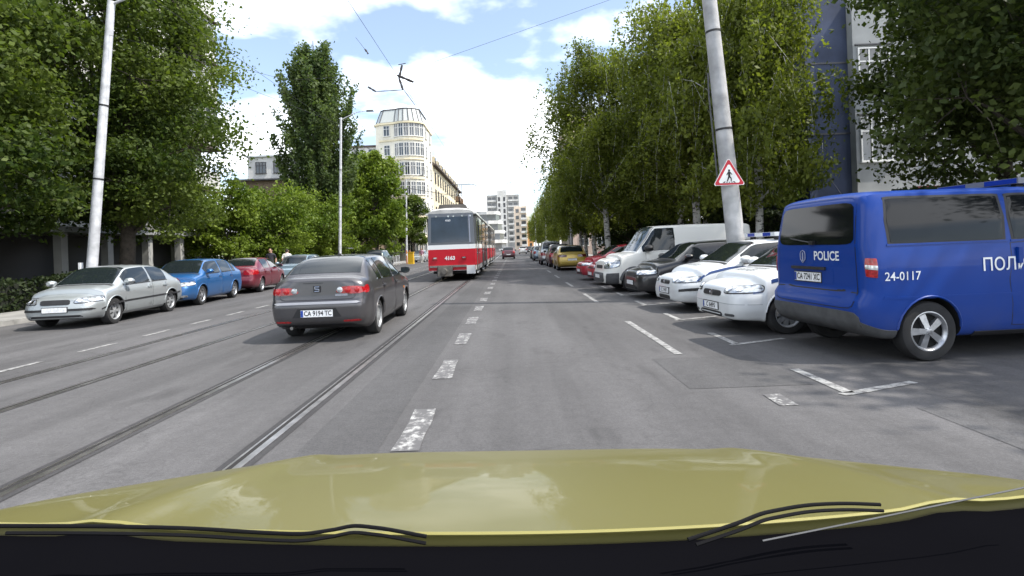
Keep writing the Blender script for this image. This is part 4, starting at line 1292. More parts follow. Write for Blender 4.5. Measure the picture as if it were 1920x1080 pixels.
# near police hatchback
p = dict(HAT, L=4.1, W=.84, H=1.42, belt=.95, cowl_z=.97, nose_z=.755, xw=.42, xc=1.06, R=.305, ax_f=1.24, ax_r=-1.24, wheel='cover', fp_z=.40, sill_mat=P_white)
c7 = make_car('police_car', 'white police hatchback with a blue stripe parked beside the blue minibus', p, P_white, nose_at(3.22, 8.66, 4.1), R(180 + AR), 2, group=GR)
common(c7, [(-1.4, -.5), (-.43, .86)], rear_plate='', front_plate='C 6495')
doors(c7, [-1.0, -.45, .93]); hatch_rear(c7); front_lights(c7, back=.46, v=(3.95, 5.0))
decal(c7, 'front', rect(-.29, .29, .555, .645, 6), .010, 12, 5).build('grille', M_ink, c7['root'])
g = MB(); q, n = ray(c7, 'front', 0, .60); g.lathe([(.045, .0), (.05, .012), (.036, .014)], 16); g.box((0, .010, 0), (.09, .012, .014)); g.xf(Matrix.Translation(q + Vector((.012, 0, 0))) @ Matrix.Rotation(R(-90), 4, 'Z')); g.build('emblem', M_chrome, c7['root'], 40)
decal(c7, 'front', rect(-.36, .36, .245, .32, 8), .004, 14, 4).build('air_intake', M_ink, c7['root'])
decal(c7, 'front', rect(-.34, .34, .278, .292, 8), .012, 14, 2).build('intake_bar', P_white, c7['root'])
decal(c7, 'front', rect(-.80, .80, .455, .463), .003, 40, 2).build('bumper_crease', mat('crease_grey', (.30, .32, .33), .5), c7['root'])
for s in (1, -1):
    c7['sh'].patch(-1.8, 1.76, (4.35, 4.60), (4.74, 4.90), 26, 3, .0055, s).build('blue_stripe', M_stripe, c7['root'], 50)
    decal(c7, 'front', rect(s * .44, s * .62, .27, .31, 5), .006, 6, 3).build('fog_light', M_greypl, c7['root'])
t = letter(c7, 'top', 'POLICE', .17, 1.42, 0, .004, 1.0, 0, M_sticker)
# the lettering on the bonnet runs across the car
def bonnet_letters(car, txt, size, x, m):
    t = text_mb(txt, size)
    out = []
    for (a, b, z) in t.v:
        q, nr = ray(car, 'top', x - b, a); out.append(tuple((q if q else Vector((0, 0, 0))) + nr * .004))
    t.v = out
    return t.build('lettering', m, car['root'])
bpy.data.objects.remove(t)
bonnet_letters(c7, 'POLICE', .17, 1.45, M_sticker)
bonnet_letters(c7, '\u041f\u041e\u041b\u0418\u0426\u0418\u042f', .13, 1.27, M_sticker)

# second police car with the light bar
p = dict(SED, L=4.3, W=.85, H=1.43, belt=.95, deck=1.03, xg=-1.75, xt=-1.0, xw=.40, xc=1.10, nose_z=.74, cowl_z=.97, fp_z=.43, ax_f=1.3, ax_r=-1.3, R=.31)
c8 = make_car('police_car', 'white police saloon with a roof light bar in front of the concrete pole', p, P_white, nose_at(3.22, 11.28, 4.3), R(180 + AR), 2, group=GR)
common(c8, [(-1.3, -.32), (-.25, .82)], rear_plate='', front_plate='C 1947')
doors(c8, [-1.05, -.28, .90]); rear_corner_lights(c8)
front_lights(c8, back=.48, v=(4.0, 4.9))
decal(c8, 'front', rect(-.24, .24, .56, .64, 6), .010, 12, 5).build('grille', M_ink, c8['root'])
g = MB(); q, n = ray(c8, 'front', 0, .60); g.lathe([(.04, .0), (.045, .012), (.032, .014)], 16); g.box((0, .010, 0), (.08, .012, .012)); g.xf(Matrix.Translation(q + Vector((.012, 0, 0))) @ Matrix.Rotation(R(-90), 4, 'Z')); g.build('emblem', M_chrome, c8['root'], 40)
for s in (1, -1):
    c8['sh'].patch(1.62, 2.10, 3.45, 3.85, 8, 3, .011, s).build('bumper_strip', M_blackpl, c8['root'])
    c8['sh'].patch(-1.9, 1.80, (4.45, 4.60), (4.74, 4.86), 26, 3, .0055, s).build('blue_stripe', M_stripe, c8['root'], 50)
decal(c8, 'front', rect(-.30, .30, .255, .33, 8), .005, 12, 3).build('air_intake', M_ink, c8['root'])
bonnet_letters(c8, 'POLICE', .16, 1.5, M_sticker)
lb = MB(); lb.b2(-.22, .02, -.58, .58, 1.475, 1.56); lbo = lb.build('light_bar', mat('lamp_white', (.62, .65, .68), .2, coat=1), c8['root'])
for s in (1, -1):
    lb = MB(); lb.b2(-.225, .025, s * .30 - .14, s * .30 + .14, 1.482, 1.552); lb.build('blue_lens', mat('blue_lens', (.012, .04, .28), .15, coat=.5), lbo)
    lb = MB(); lb.b2(-.14, -.06, s * .45 - .03, s * .45 + .03, 1.38, 1.476); lb.build('bracket', M_blackpl, lbo)

# black hatchback
p = dict(HAT, L=4.1, W=.84, H=1.44, nose_z=.76, wheel='alloy5', fp_z=.42, cowl_z=.98, rt=.68)
c9 = make_car('hatchback_car', 'black hatchback parked between the white police saloon and the white panel van', p, P_black, nose_at(3.1, 13.95, 4.1), R(180 + AR), 2, group=GR)
common(c9, [(-1.35, -.45), (-.38, .85)], rear_plate='', front_plate='')
doors(c9, [-1.0, -.42, .9]); front_lights(c9, back=.5); hatch_rear(c9)
decal(c9, 'front', rect(-.5, .5, .25, .36, 6), .005, 12, 3).build('air_intake', M_ink, c9['root'])
decal(c9, 'front', rect(-.38, .38, .58, .65, 6), .008, 12, 3).build('grille', M_blackpl, c9['root'])

# white panel van
p = dict(kind='box', L=4.5, W=.89, H=1.95, belt=1.16, cowl_z=1.16, nose_z=.97, xw=.70, xc=1.30, R=.325, ax_r=-1.45, ax_f=1.43, gc=.24, wheel='steel', fp_z=.5,
         rear=([0, 2], [0, 0]), front=([0, .3, .5, .62, .9], [-.03, .03, .04, -.01, -.06]), lip=.05, lip_mat=M_greypl, tumble=.965, mirror_mat=M_blackpl)
c10 = make_car('panel_van', 'white panel van with a dark grey bumper and windowless sides', p, P_cream, nose_at(2.68, 16.35, 4.5), R(180 + AR), 2, cat='van', group=GR)
r10 = c10['root']
c10['sh'].patch(.72, 1.28, 6.1, 8, 10, 7, .004, 0).build('windscreen', M_glass, r10, 50)
for s in (1, -1):
    c10['sh'].patch(.15, 1.15, 5.08, 5.9, 14, 6, .004, s, p=14).build('window', M_glass, r10, 50)
    c10['sh'].patch(1.86, 2.18, 1.0, 3.3, 12, 6, .014, s).build('bumper_corner', M_greypl, r10, 50)
    c10['sh'].patch(-1.05, 1.05, 1.2, 1.9, 10, 3, .010, s).build('sill', M_greypl, r10, 50)
    decal(c10, 'rear', rect(s * .66, s * .82, .85, 1.3, 6), .01, 5, 8).build('tail_light', M_redlens, r10)
mirrors(c10, M_blackpl, size=1.35, x=1.0)
doors(c10, [.08, 1.10], v0=2.0)
front_lights(c10, back=.46, v=(4.0, 5.15))
decal(c10, 'front', rect(-.60, .60, .30, .58, 8), .012, 16, 5).build('bumper', M_greypl, r10)
decal(c10, 'front', rect(-.36, .36, .70, .80, 8), .006, 12, 3).build('grille', M_blackpl, r10)
plate(c10, 'front', '', .47)

# two red hatchbacks beyond the van
for (x, y, lb_, h) in ((2.82, 19.1, 'red hatchback parked directly beyond the white panel van', 1.42), (2.75, 21.75, 'red hatchback farther out, second beyond the white panel van', 1.40)):
    p = dict(HAT, L=3.95, W=.82, H=h, nose_z=.74, fp_z=.40)
    c = make_car('hatchback_car', lb_, p, P_red, nose_at(x, y, 3.95), R(180 + AR), 1, group=GR)
    common(c, [(-1.3, -.42), (-.35, .85)], rear_plate='', front_plate='')
    front_lights(c, back=.42, v=(4.0, 4.9))
    decal(c, 'front', rect(-.55, .55, .24, .34, 6), .005, 10, 3).build('air_intake', M_blackpl, c['root'])
    decal(c, 'front', rect(-.30, .30, .575, .62, 6), .008, 10, 3).build('grille', M_blackpl, c['root'])

# cars parked parallel farther on
GF = 'cars parked along the right kerb'
p = dict(HAT, L=4.2, W=.85, H=1.44, xg=-1.9, xt=-1.35, rp_z=.62, belt=.95)
c = make_car('hatchback_car', 'gold hatchback parked at the right kerb, rear towards the camera', p, P_gold, (3.45, 32.0, 0), R(90), 1, group=GF)
common(c, [(-1.3, -.45), (-.38, .85)], rear_plate=''); rear_corner_lights(c, z=(.76, .90), inn=.30, m=mat('smoked_lens', (.10, .012, .012), .15, coat=1))
decal(c, 'rear', rect(.72, -.72, .40, .56, 6), .012, 12, 4).build('bumper', P_gold, c['root'])
dc = [('estate_car', 'dark maroon estate car just beyond the gold hatchback', P_maroon, dict(HAT, L=4.2, H=1.55), (3.3, 37.0), 90),
      ('offroad_car', 'silver tall off-road car at the right kerb beyond the maroon estate', P_silver, dict(HAT, L=4.3, W=.88, H=1.78, belt=1.06, deck=1.08, cowl_z=1.10, nose_z=.92, gc=.3, R=.36), (3.1, 42.0), 90),
      ('hatchback_car', 'grey hatchback at the right kerb, small beyond the off-road car', P_pale, dict(HAT), (3.0, 54), 90),
      ('hatchback_car', 'black hatchback at the right kerb, far off behind the grey one', P_black, dict(HAT), (3.1, 63), 90)]
for nm, lb_, pm_, p, (x, y), rz in dc:
    c = make_car(nm, lb_, p, pm_, (x, y, 0), R(rz), 0, group=GF)
    common(c, [(-1.3, -.42), (-.35, .85)], rear_plate=''); hatch_rear(c)
# traffic far off
for (nm, lb_, pm_, x, y, rz) in (('hatchback_car', 'dark red hatchback driving away right of the tram', P_maroon, -.25, 66, 90),
                             ('hatchback_car', 'small white car far down the street', P_white, 2.4, 105, 90),
                             ('hatchback_car', 'small dark car far down the street beside the white one', P_black, 4.2, 118, 90),
                             ('hatchback_car', 'tiny silver car at the end of the street', P_silver, -1.5, 140, -90)):
    c = make_car(nm, lb_, dict(HAT), pm_, (x, y, 0), R(rz), 0, group='cars driving far down the street')
    common(c, [(-1.3, -.42), (-.35, .85)], rear_plate='')
    hatch_rear(c)
# silver estate seen over the roof of the police saloon, in the yard behind
c = make_car('estate_car', 'silver estate car in the yard behind the police cars, mostly hidden', dict(HAT, L=4.3, H=1.6, belt=1.0), P_silver, (8.9, 15.6, 0.118), R(95), 1)
common(c, [(-1.3, -.42), (-.35, .85)], rear_plate='', front_plate=''); front_lights(c)

# ---- the blue police minibus
VA = 5
p = dict(kind='box', L=4.8, W=.90, H=1.97, belt=1.32, cowl_z=1.25, nose_z=1.02, xw=1.15, xc=1.82, R=.335, ax_r=-1.66, ax_f=1.5, gc=.25, wheel='alloy5', rp_z=.93,
         rear=([0, .3, .55, .70, .76, 1.35, 2.05], [.06, -.04, -.07, -.06, .0, .0, .09]), front=([0, .3, .5, .62, .9], [-.03, .03, .04, -.01, -.06]), tumble=.975, mirror_mat=M_blackpl)
ctr = Vector((3.83, 6.75, 0)) + Vector((math.cos(R(VA)), math.sin(R(VA)), 0)) * 2.4
v = make_car('police_minibus', 'blue police minibus parked on the right with its tailgate to the street', p, P_police, (ctr.x, ctr.y, 0), R(VA), 2, cat='minibus')
rv = v['root']; sh = v['sh']
sh.patch(1.17, 1.80, 6.1, 8, 12, 7, .004, 0).build('windscreen', M_tint, rv, 50)
for s in (1, -1):
    for a, b in ((-2.12, -.72), (-.62, .52), (.60, 1.62)):
        sh.patch(a, b, 5.04, 5.80, 14, 6, .004, s, p=16).build('window', M_tint, rv, 50)
        sh.patch(a - .035, b + .035, 5.0, 5.86, 14, 6, .0015, s, p=16).build('window_seal', M_ink, rv, 50)
        sh.patch(a - .03, b + .03, 4.97, 5.02, 14, 2, .007, s).build('window_trim', P_police, rv, 50)
    sh.patch(-2.38, -2.05, 1.0, 2.05, 10, 5, .012, s).build('bumper_corner', M_greypl, rv, 50)
    sh.patch(-1.1, 1.1, 1.2, 1.75, 12, 3, .010, s).build('sill', M_blackpl, rv, 50)
    tl = sh.patch(-2.375, -2.27, (3.72, 3.72), (4.52, 4.52), 8, 10, .012, s, p=10).build('tail_light', M_redlens, rv, 50)
    sh.patch(-2.372, -2.273, 4.02, 4.20, 6, 4, .017, s).build('clear_lens', M_clear, tl, 50)
    sh.patch(-.70, .56, 2.1, 4.95, 10, 10, .0012, s, p=22).build('door_gap', M_ink, rv, 50)
    d = sh.patch(-.69, .55, 2.13, 4.93, 10, 10, .003, s, p=22).build('door', P_police, rv, 50)
    q, n = ray(v, 'left' if s > 0 else 'right', -.58, 1.15); hd = MB(); hd.box(q + n * .02, (.05, .03, .18)); hd.build('handle', P_police, d)
doors(v, [.58, 1.55], v0=2.1, v1=4.95, handle_z=1.15)
mirrors(v, M_blackpl, x=1.52, z=1.32, size=1.3)
front_lights(v, back=.46, v=(4.0, 5.1))
plate(v, 'front', '', .5)
decal(v, 'rear', quad_outline((.76, .60), (-.76, .60), (-.70, 1.89), (.70, 1.89), 14), .0012, 18, 16).build('tailgate_gap', M_ink, rv, 40)
tg = decal(v, 'rear', quad_outline((.75, .61), (-.75, .61), (-.69, 1.88), (.69, 1.88), 14), .004, 18, 16).build('tailgate', P_police, rv, 40)
decal(v, 'rear', quad_outline((.71, 1.335), (-.71, 1.335), (-.655, 1.82), (.655, 1.82), 10), .009, 14, 10).build('rear_window', M_tint, tg, 40)
decal(v, 'rear', rect(.80, -.80, .30, .575, 12), .014, 20, 6).build('bumper', M_greypl, rv, 40)
decal(v, 'rear', rect(.36, -.36, .855, 1.06, 10), .0055, 10, 5).build('plate_recess', P_police, tg, 40)
plate(v, 'rear', 'CA 7241 XC', .93, .12, .52, .112, .012)
q, n = ray(v, 'rear', .1, 1.045); hb = MB(); hb.box(q + n * .015, (.03, .66, .035)); hb.build('tailgate_handle', M_blackpl, tg)
letter(v, 'rear', 'POLICE', .155, -.24, 1.195, .008, .90, .003)
for s in (1, -1):
    sh.patch(-2.2, 1.9, 3.02, 3.10, 30, 2, .004, s).build('body_crease', P_police, rv, 50)
wpr = MB(); q, n = ray(v, 'rear', 0, 1.36); q2, n2 = ray(v, 'rear', .45, 1.42); wpr.tube([q + n * .03, q2 + n2 * .02], .008, 6); wpr.box(q + n * .02, (.04, .08, .05)); wpr.build('rear_wiper', M_ink, rv)
# shield emblem beside the word: outline and column inside
q0, n0 = ray(v, 'rear', .20, 1.19)
em = MB(); o_ = [(-.05, .03), (-.035, .06), (0, .075), (.035, .06), (.05, .03), (.045, -.04), (0, -.085), (-.045, -.04)]
em.tube([q0 + Vector((-.012, a, b)) for a, b in o_ + o_[:1]], .006, 5)
em.tube([q0 + Vector((-.012, 0, .05)), q0 + Vector((-.012, 0, -.06))], .009, 5)
em.build('emblem', mat('emblem_grey', (.30, .32, .42), .5), rv)
letter(v, 'right', '24-0117', .135, -1.99, .965, .006, .95, .001)
letter(v, 'right', '\u041f\u041e\u041b\u0418\u0426\u0418\u042f', .20, -.55, 1.05, .008, .95, .002)
q, n = ray(v, 'top', -2.0, 0)
mb = MB(); mb.tube([q, q + Vector((-.15, 0, .22))], [.008, .003], 6); mb.build('antenna', M_blackpl, rv)
lbm = MB(); lbm.b2(-.15, .15, -.55, .55, 1.99, 2.06); lbo = lbm.build('light_bar', mat('lamp_grey', (.16, .17, .20), .3), rv)
for s in (1, -1):
    lb = MB(); lb.b2(-.155, .155, s * .33 - .2, s * .33 + .2, 1.996, 2.054); lb.build('blue_lens', mat('blue_lens', (.012, .04, .28), .15), lbo)
    lb = MB(); lb.b2(-.05, .05, s * .4 - .03, s * .4 + .03, 1.90, 1.991); lb.build('bracket', M_blackpl, lbo)
# ------------------------------------------------------------------ trees and hedges
def leaf_mat(name, dark, light, trans=.35):
    m = bpy.data.materials.new(name); MATS[name] = m; m.use_nodes = True
    n, l = m.node_tree.nodes, m.node_tree.links
    out = n['Material Output']; p = n['Principled BSDF']
    at_ = n.new('ShaderNodeAttribute'); at_.attribute_name = 'tone'
    mx = n.new('ShaderNodeMix'); mx.data_type = 'RGBA'
    l.new(at_.outputs['Fac'], mx.inputs['Factor'])
    mx.inputs[6].default_value = tuple(dark) + (1,); mx.inputs[7].default_value = tuple(light) + (1,)
    l.new(mx.outputs[2], p.inputs['Base Color'])
    p.inputs['Roughness'].default_value = .55; p.inputs['Specular IOR Level'].default_value = .22
    tr = n.new('ShaderNodeBsdfTranslucent')
    br = n.new('ShaderNodeMix'); br.data_type = 'RGBA'; br.blend_type = 'MULTIPLY'; br.inputs['Factor'].default_value = 1
    l.new(mx.outputs[2], br.inputs[6]); br.inputs[7].default_value = (1.25, 1.35, .55, 1)
    l.new(br.outputs[2], tr.inputs['Color'])
    ms = n.new('ShaderNodeMixShader'); ms.inputs[0].default_value = trans
    l.new(p.outputs[0], ms.inputs[1]); l.new(tr.outputs[0], ms.inputs[2]); l.new(ms.outputs[0], out.inputs[0])
    return m
L_maple = leaf_mat('leaves_maple', (.038, .066, .014), (.125, .165, .032), .42)
L_bright = leaf_mat('leaves_bright', (.065, .11, .014), (.19, .25, .035))
L_poplar = leaf_mat('leaves_poplar', (.046, .078, .028), (.135, .175, .064), .42)
L_birch = leaf_mat('leaves_birch', (.080, .105, .018), (.20, .23, .045), .48)
L_dark = leaf_mat('leaves_dark', (.030, .050, .014), (.080, .105, .026), .36)
L_hedge = leaf_mat('leaves_hedge', (.014, .024, .009), (.035, .05, .016), .2)
M_bark = mat('bark_grey_brown', (.075, .062, .05), .9, var=.4, vscale=8, bump=.7, bscale=18)
def birch_bark():
    m = mat('bark_birch', (.52, .51, .48), .8); n, l = m.node_tree.nodes, m.node_tree.links
    p = n['Principled BSDF']; tc = n.new('ShaderNodeTexCoord'); mp = n.new('ShaderNodeMapping'); mp.inputs['Scale'].default_value = (4, 4, 9)
    l.new(tc.outputs['Object'], mp.inputs[0]); t = n.new('ShaderNodeTexNoise'); t.inputs['Scale'].default_value = .9; t.inputs['Detail'].default_value = 6; t.inputs['Roughness'].default_value = .7
    l.new(mp.outputs[0], t.inputs['Vector']); r = n.new('ShaderNodeMapRange'); r.inputs[1].default_value = .50; r.inputs[2].default_value = .58; l.new(t.outputs['Fac'], r.inputs[0])
    mx = n.new('ShaderNodeMix'); mx.data_type = 'RGBA'; l.new(r.outputs[0], mx.inputs['Factor']); mx.inputs[6].default_value = (.5, .49, .46, 1); mx.inputs[7].default_value = (.03, .028, .025, 1)
    l.new(mx.outputs[2], p.inputs['Base Color']); return m
M_birch = birch_bark()

def leaf_mesh(name, C, size, tone, m, rs, up=.25, elong=1.5, droop=None):
    """C: leaf centres (n,3); each leaf is one pointed quad with its own direction"""
    n = len(C)
    nr = rs.normal(size=(n, 3)); nr[:, 2] += up; nr /= np.linalg.norm(nr, axis=1)[:, None]
    a = rs.normal(size=(n, 3))
    if droop is not None: a[:, 2] -= droop
    a -= nr * np.sum(a * nr, 1)[:, None]; a /= np.linalg.norm(a, axis=1)[:, None]
    b = np.cross(nr, a)
    s = (size * rs.uniform(.5, 1.5, n))[:, None]
    V = np.empty((n, 4, 3))
    V[:, 0] = C - a * s * elong * .5; V[:, 1] = C + b * s * .5 - a * s * .08; V[:, 2] = C + a * s * elong * .5 + nr * s * -.15; V[:, 3] = C - b * s * .5 - a * s * .08
    me = bpy.data.meshes.new(name)
    me.vertices.add(n * 4); me.vertices.foreach_set('co', V.reshape(-1))
    me.loops.add(n * 4); me.loops.foreach_set('vertex_index', np.arange(n * 4, dtype=np.int32))
    me.polygons.add(n); me.polygons.foreach_set('loop_start', np.arange(0, n * 4, 4, dtype=np.int32))
    at_ = me.attributes.new('tone', 'FLOAT', 'POINT'); at_.data.foreach_set('value', np.repeat(np.clip(tone, 0, 1), 4).astype(np.float32))
    me.materials.append(m); me.update(calc_edges=True)
    return me

def limb_path(rs, p0, p1, n=5, wob=.12, sag=0.0):
    p0, p1 = np.array(p0, float), np.array(p1, float); L = np.linalg.norm(p1 - p0)
    pts = []
    for i in range(n):
        t = i / (n - 1); q = p0 + (p1 - p0) * t
        if 0 < i < n - 1: q = q + rs.normal(size=3) * wob * L * .25
        q[2] += sag * L * 4 * t * (1 - t)
        pts.append(tuple(q))
    return pts

def broadleaf(seed, H, rad, base, nleaf, lsize, lm, flat=1.0, trunk_r=.20, nlobe=13, bark=None, dens=.5):
    """spreading tree: lobes of leaf clumps carried by limbs"""
    rs = np.random.RandomState(seed); tm = MB()
    cz = (H + base) / 2; hz = (H - base) / 2
    tm.tube(limb_path(rs, (0, 0, -.1), (rs.normal() * .2, rs.normal() * .2, base + hz * .9), 6, .05), [trunk_r * 1.25, trunk_r, trunk_r * .9, trunk_r * .7, trunk_r * .5, trunk_r * .25], 9)
    lobes = []
    for k in range(nlobe):
        a = 2.4 * k + rs.uniform(-.4, .4); t = (k + .5) / nlobe
        z = base + .18 * hz + (H - base - .3 * hz) * t
        e = math.sqrt(max(.05, 1 - ((z - cz) / (hz * 1.12)) ** 2))
        r = rad * e * rs.uniform(.45, .72) * flat
        lr = rad * rs.uniform(.32, .50) * (.75 + .35 * e)
        lobes.append((np.array([r * math.cos(a), r * math.sin(a), z]), lr))
    Cs, Ts = [], []
    per = nleaf // nlobe
    for c, lr in lobes:
        z0 = min(c[2] * .55 + base * .2, base + hz * .7)
        tm.tube(limb_path(rs, (0, 0, max(z0, base * .6)), c, 5, .14, .06), [trunk_r * .42, trunk_r * .34, trunk_r * .24, trunk_r * .15, .012], 6)
        ncl = 16
        dirs = rs.normal(size=(ncl, 3)); dirs[:, 2] = dirs[:, 2] * .8 + .15; dirs /= np.linalg.norm(dirs, axis=1)[:, None]
        tone_l = rs.uniform(.2, .75)
        for d in dirs:
            cc = c + d * lr * rs.uniform(.45, 1.0)
            if rs.rand() < .35: tm.tube(limb_path(rs, c, cc, 3, .15), [.02, .014, .006], 4, caps=False)
            m_ = per // ncl
            g_ = rs.normal(size=(m_, 3)) * np.array([1, 1, .62]) * lr * rs.uniform(.15, .30)
            Cs.append(cc + g_); Ts.append(np.full(m_, tone_l + rs.uniform(-.22, .22)) + rs.normal(size=m_) * .16)
    C = np.concatenate(Cs); T = np.concatenate(Ts)
    return tm.mesh('trunk', bark or M_bark, 50), leaf_mesh('crown', C, lsize, T, lm, rs, .3)

def poplar(seed, H, rad, base, nleaf, lsize, lm):
    rs = np.random.RandomState(seed); tm = MB()
    tm.tube(limb_path(rs, (0, 0, -.1), (0, 0, H * .97), 8, .01), [.34, .30, .26, .22, .17, .12, .07, .02], 9)
    Cs, Ts = [], []; nb = 120; per = nleaf // nb
    for k in range(nb):
        z0 = base + (H * .86 - base) * (k / nb) ** .95
        a = 2.4 * k + rs.uniform(-.5, .5)
        t = (z0 - base) / (H - base)
        r = rad * min(1, .72 + t * 1.4) * max(.16, 1.08 - .95 * t ** 1.1) * rs.uniform(.6, 1.12)
        ln = r * rs.uniform(1.5, 2.3)
        p1 = np.array([r * math.cos(a), r * math.sin(a), min(z0 + ln, H)])
        path = limb_path(rs, (0, 0, z0), p1, 5, .06, -.10)
        tm.tube(path, [.05, .04, .03, .02, .006], 5, caps=False)
        P = np.array(path)
        tt = rs.uniform(.22, 1.05, per) ** .8; seg = np.clip((tt * 4).astype(int), 0, 3); f = tt * 4 - seg
        q = P[seg] + (P[seg + 1] - P[seg]) * f[:, None]
        q += rs.normal(size=(per, 3)) * np.array([.16, .16, .22]) * (1.25 - .5 * tt)[:, None] * rad * .36
        Cs.append(q); Ts.append(np.full(per, rs.uniform(.15, .7)) + rs.normal(size=per) * .15)
    return tm.mesh('trunk', M_bark, 50), leaf_mesh('crown', np.concatenate(Cs), lsize, np.concatenate(Ts), lm, rs, .1)

def weeping(seed, H, rad, base, nstr, lsize, lm, per=34, bark=None, lean=(0, 0), trunk_r=.16):
    """birch with arching limbs and hanging strands of small leaves"""
    rs = np.random.RandomState(seed); tm = MB()
    top = np.array([lean[0], lean[1], H * .93])
    tp = limb_path(rs, (0, 0, -.1), top, 7, .03)
    tm.tube(tp, [trunk_r * 1.2, trunk_r, trunk_r * .9, trunk_r * .75, trunk_r * .55, trunk_r * .3, .02], 9)
    TP = np.array(tp); Cs, Ts = [], []
    nl = 26; per_l = nstr // nl
    for k in range(nl):
        t = .22 + .74 * (k / nl)
        seg = min(int(t * 6), 5); s0 = TP[seg] + (TP[seg + 1] - TP[seg]) * (t * 6 - seg)
        a = 2.4 * k + rs.uniform(-.4, .4)
        r = rad * (1.05 - .55 * max(0, t - .45) / .55) * rs.uniform(.6, 1.05)
        p1 = s0 + np.array([r * math.cos(a), r * math.sin(a), r * rs.uniform(.35, .9)])
        p1[2] = min(p1[2], H)
        path = limb_path(rs, s0, p1, 6, .10, .10)
        tm.tube(path, [.055, .045, .034, .024, .015, .006], 5, caps=False)
        P = np.array(path); tone_l = rs.uniform(.2, .75)
        for j in range(per_l):
            tt = rs.uniform(.12, 1.0) ** .8; sg = min(int(tt * 5), 4)
            q = P[sg] + (P[sg + 1] - P[sg]) * (tt * 5 - sg) + rs.normal(size=3) * np.array([.42, .42, .30])
            ln = min(rs.uniform(.3, 1.0) ** 1.2 * (q[2] - base) * .60, 2.6) * rs.uniform(.35, 1.0)
            sw = rs.normal(size=2) * .26
            u = rs.uniform(0, 1, per) ** .85
            st = np.stack([q[0] + sw[0] * u * ln + rs.normal(size=per) * .10, q[1] + sw[1] * u * ln + rs.normal(size=per) * .10, q[2] - u * ln + rs.normal(size=per) * .05], 1)
            if j % 5 == 0: tm.tube([tuple(q), (q[0] + sw[0] * ln * .5, q[1] + sw[1] * ln * .5, q[2] - ln * .5), (q[0] + sw[0] * ln, q[1] + sw[1] * ln, q[2] - ln)], [.009, .006, .003], 3, caps=False)
            Cs.append(st); Ts.append(np.full(per, tone_l + rs.uniform(-.25, .25)) + rs.normal(size=per) * .15)
    return tm.mesh('trunk', bark or M_birch, 50), leaf_mesh('crown', np.concatenate(Cs), lsize, np.concatenate(Ts), lm, rs, .05, 1.7, .8)

def plant_tree(name, label, meshes, loc, rz=0, s=1.0, group=None, cat='tree'):
    r = thing(name, label, cat, loc, rz, group); r.scale = (s, s, s) if not isinstance(s, tuple) else s
    link('trunk', meshes[0], r)
    c = link('crown', meshes[1], r); c['kind'] = 'stuff'
    return r
GL = 'trees along the left pavement'
mapleA = broadleaf(3, 13.5, 4.0, 2.0, 92000, .088, L_maple, trunk_r=.26, nlobe=22)
mapleB = broadleaf(8, 12.0, 3.9, 2.0, 56000, .10, L_maple, trunk_r=.24, nlobe=18)
young = broadleaf(5, 5.6, 2.7, 1.0, 20000, .11, L_bright, trunk_r=.10, nlobe=15)
brightA = broadleaf(7, 9.6, 2.9, 1.6, 24000, .15, L_bright, trunk_r=.16, nlobe=16)
plant_tree('maple_tree', 'large dark leafy tree behind the silver and blue parked cars', mapleA, (-16.3, 22.6, 0), .4, 1.12, GL)
plant_tree('maple_tree', 'dense tree at the left edge behind the leaning lamp pole', mapleB, (-17.2, 15.6, 0), 1.4, 1.1, GL)
plant_tree('maple_tree', 'dark tree behind the large leafy tree, by the balconies', mapleB, (-20.6, 29.5, 0), 2.9, (.88, .88, 1.15), GL)
plant_tree('maple_tree', 'tree at the far left corner of the hedge', mapleB, (-17.0, 8.6, 0), 4.0, 1.0, GL)
yt = [((-17.6, 33.0), 1.0, 3.1, 'low bright green tree right beside the large dark tree and the white house'),
      ((-16.2, 36.2), 1.0, .0, 'low bright green tree beside the large dark tree, second from the white house'),
      ((-15.9, 40.4), 1.06, 2.0, 'low bright green tree in front of the poplar, third from the white house'),
      ((-14.8, 43.0), 1.02, 4.0, 'low bright green tree under the poplar behind the street lamp pole')]
for (x, y), s, rz, lb_ in yt: plant_tree('young_tree', lb_, young, (x, y, 0), rz, s, 'young trees under the poplar')
plant_tree('poplar_tree', 'tall narrow poplar rising behind the young trees', poplar(21, 17.6, 3.5, 1.2, 56000, .135, L_poplar), (-16.2, 45.5, 0), 0, 1.15)
plant_tree('linden_tree', 'bright green tree in front of the round corner building', brightA, (-13.0, 51.5, 0), .3, 1.12)
plant_tree('linden_tree', 'bright green tree behind the dark green estate car', brightA, (-14.8, 55.5, 0), 2.2, 1.05)
brightB = broadleaf(17, 8.8, 2.4, 2.0, 14000, .16, L_maple, trunk_r=.15, nlobe=12)
plant_tree('street_tree', 'dark green tree between the lamp pole and the tram', brightB, (-13.2, 72, 0), .3)
for k, (x, y, s) in enumerate(((-13.2, 88, .75), (-13.2, 106, .8), (-12.5, 125, .85), (-11, 148, .9), (-8, 175, 1.0), (-14, 185, 1.1))):
    plant_tree('street_tree', ['nearest tree', 'second tree', 'third tree', 'fourth tree', 'fifth tree', 'farthest tree'][k] + ' beyond the tram on the left of the far street', brightB, (x, y, 0), k * 1.1, s, 'far trees on the left')
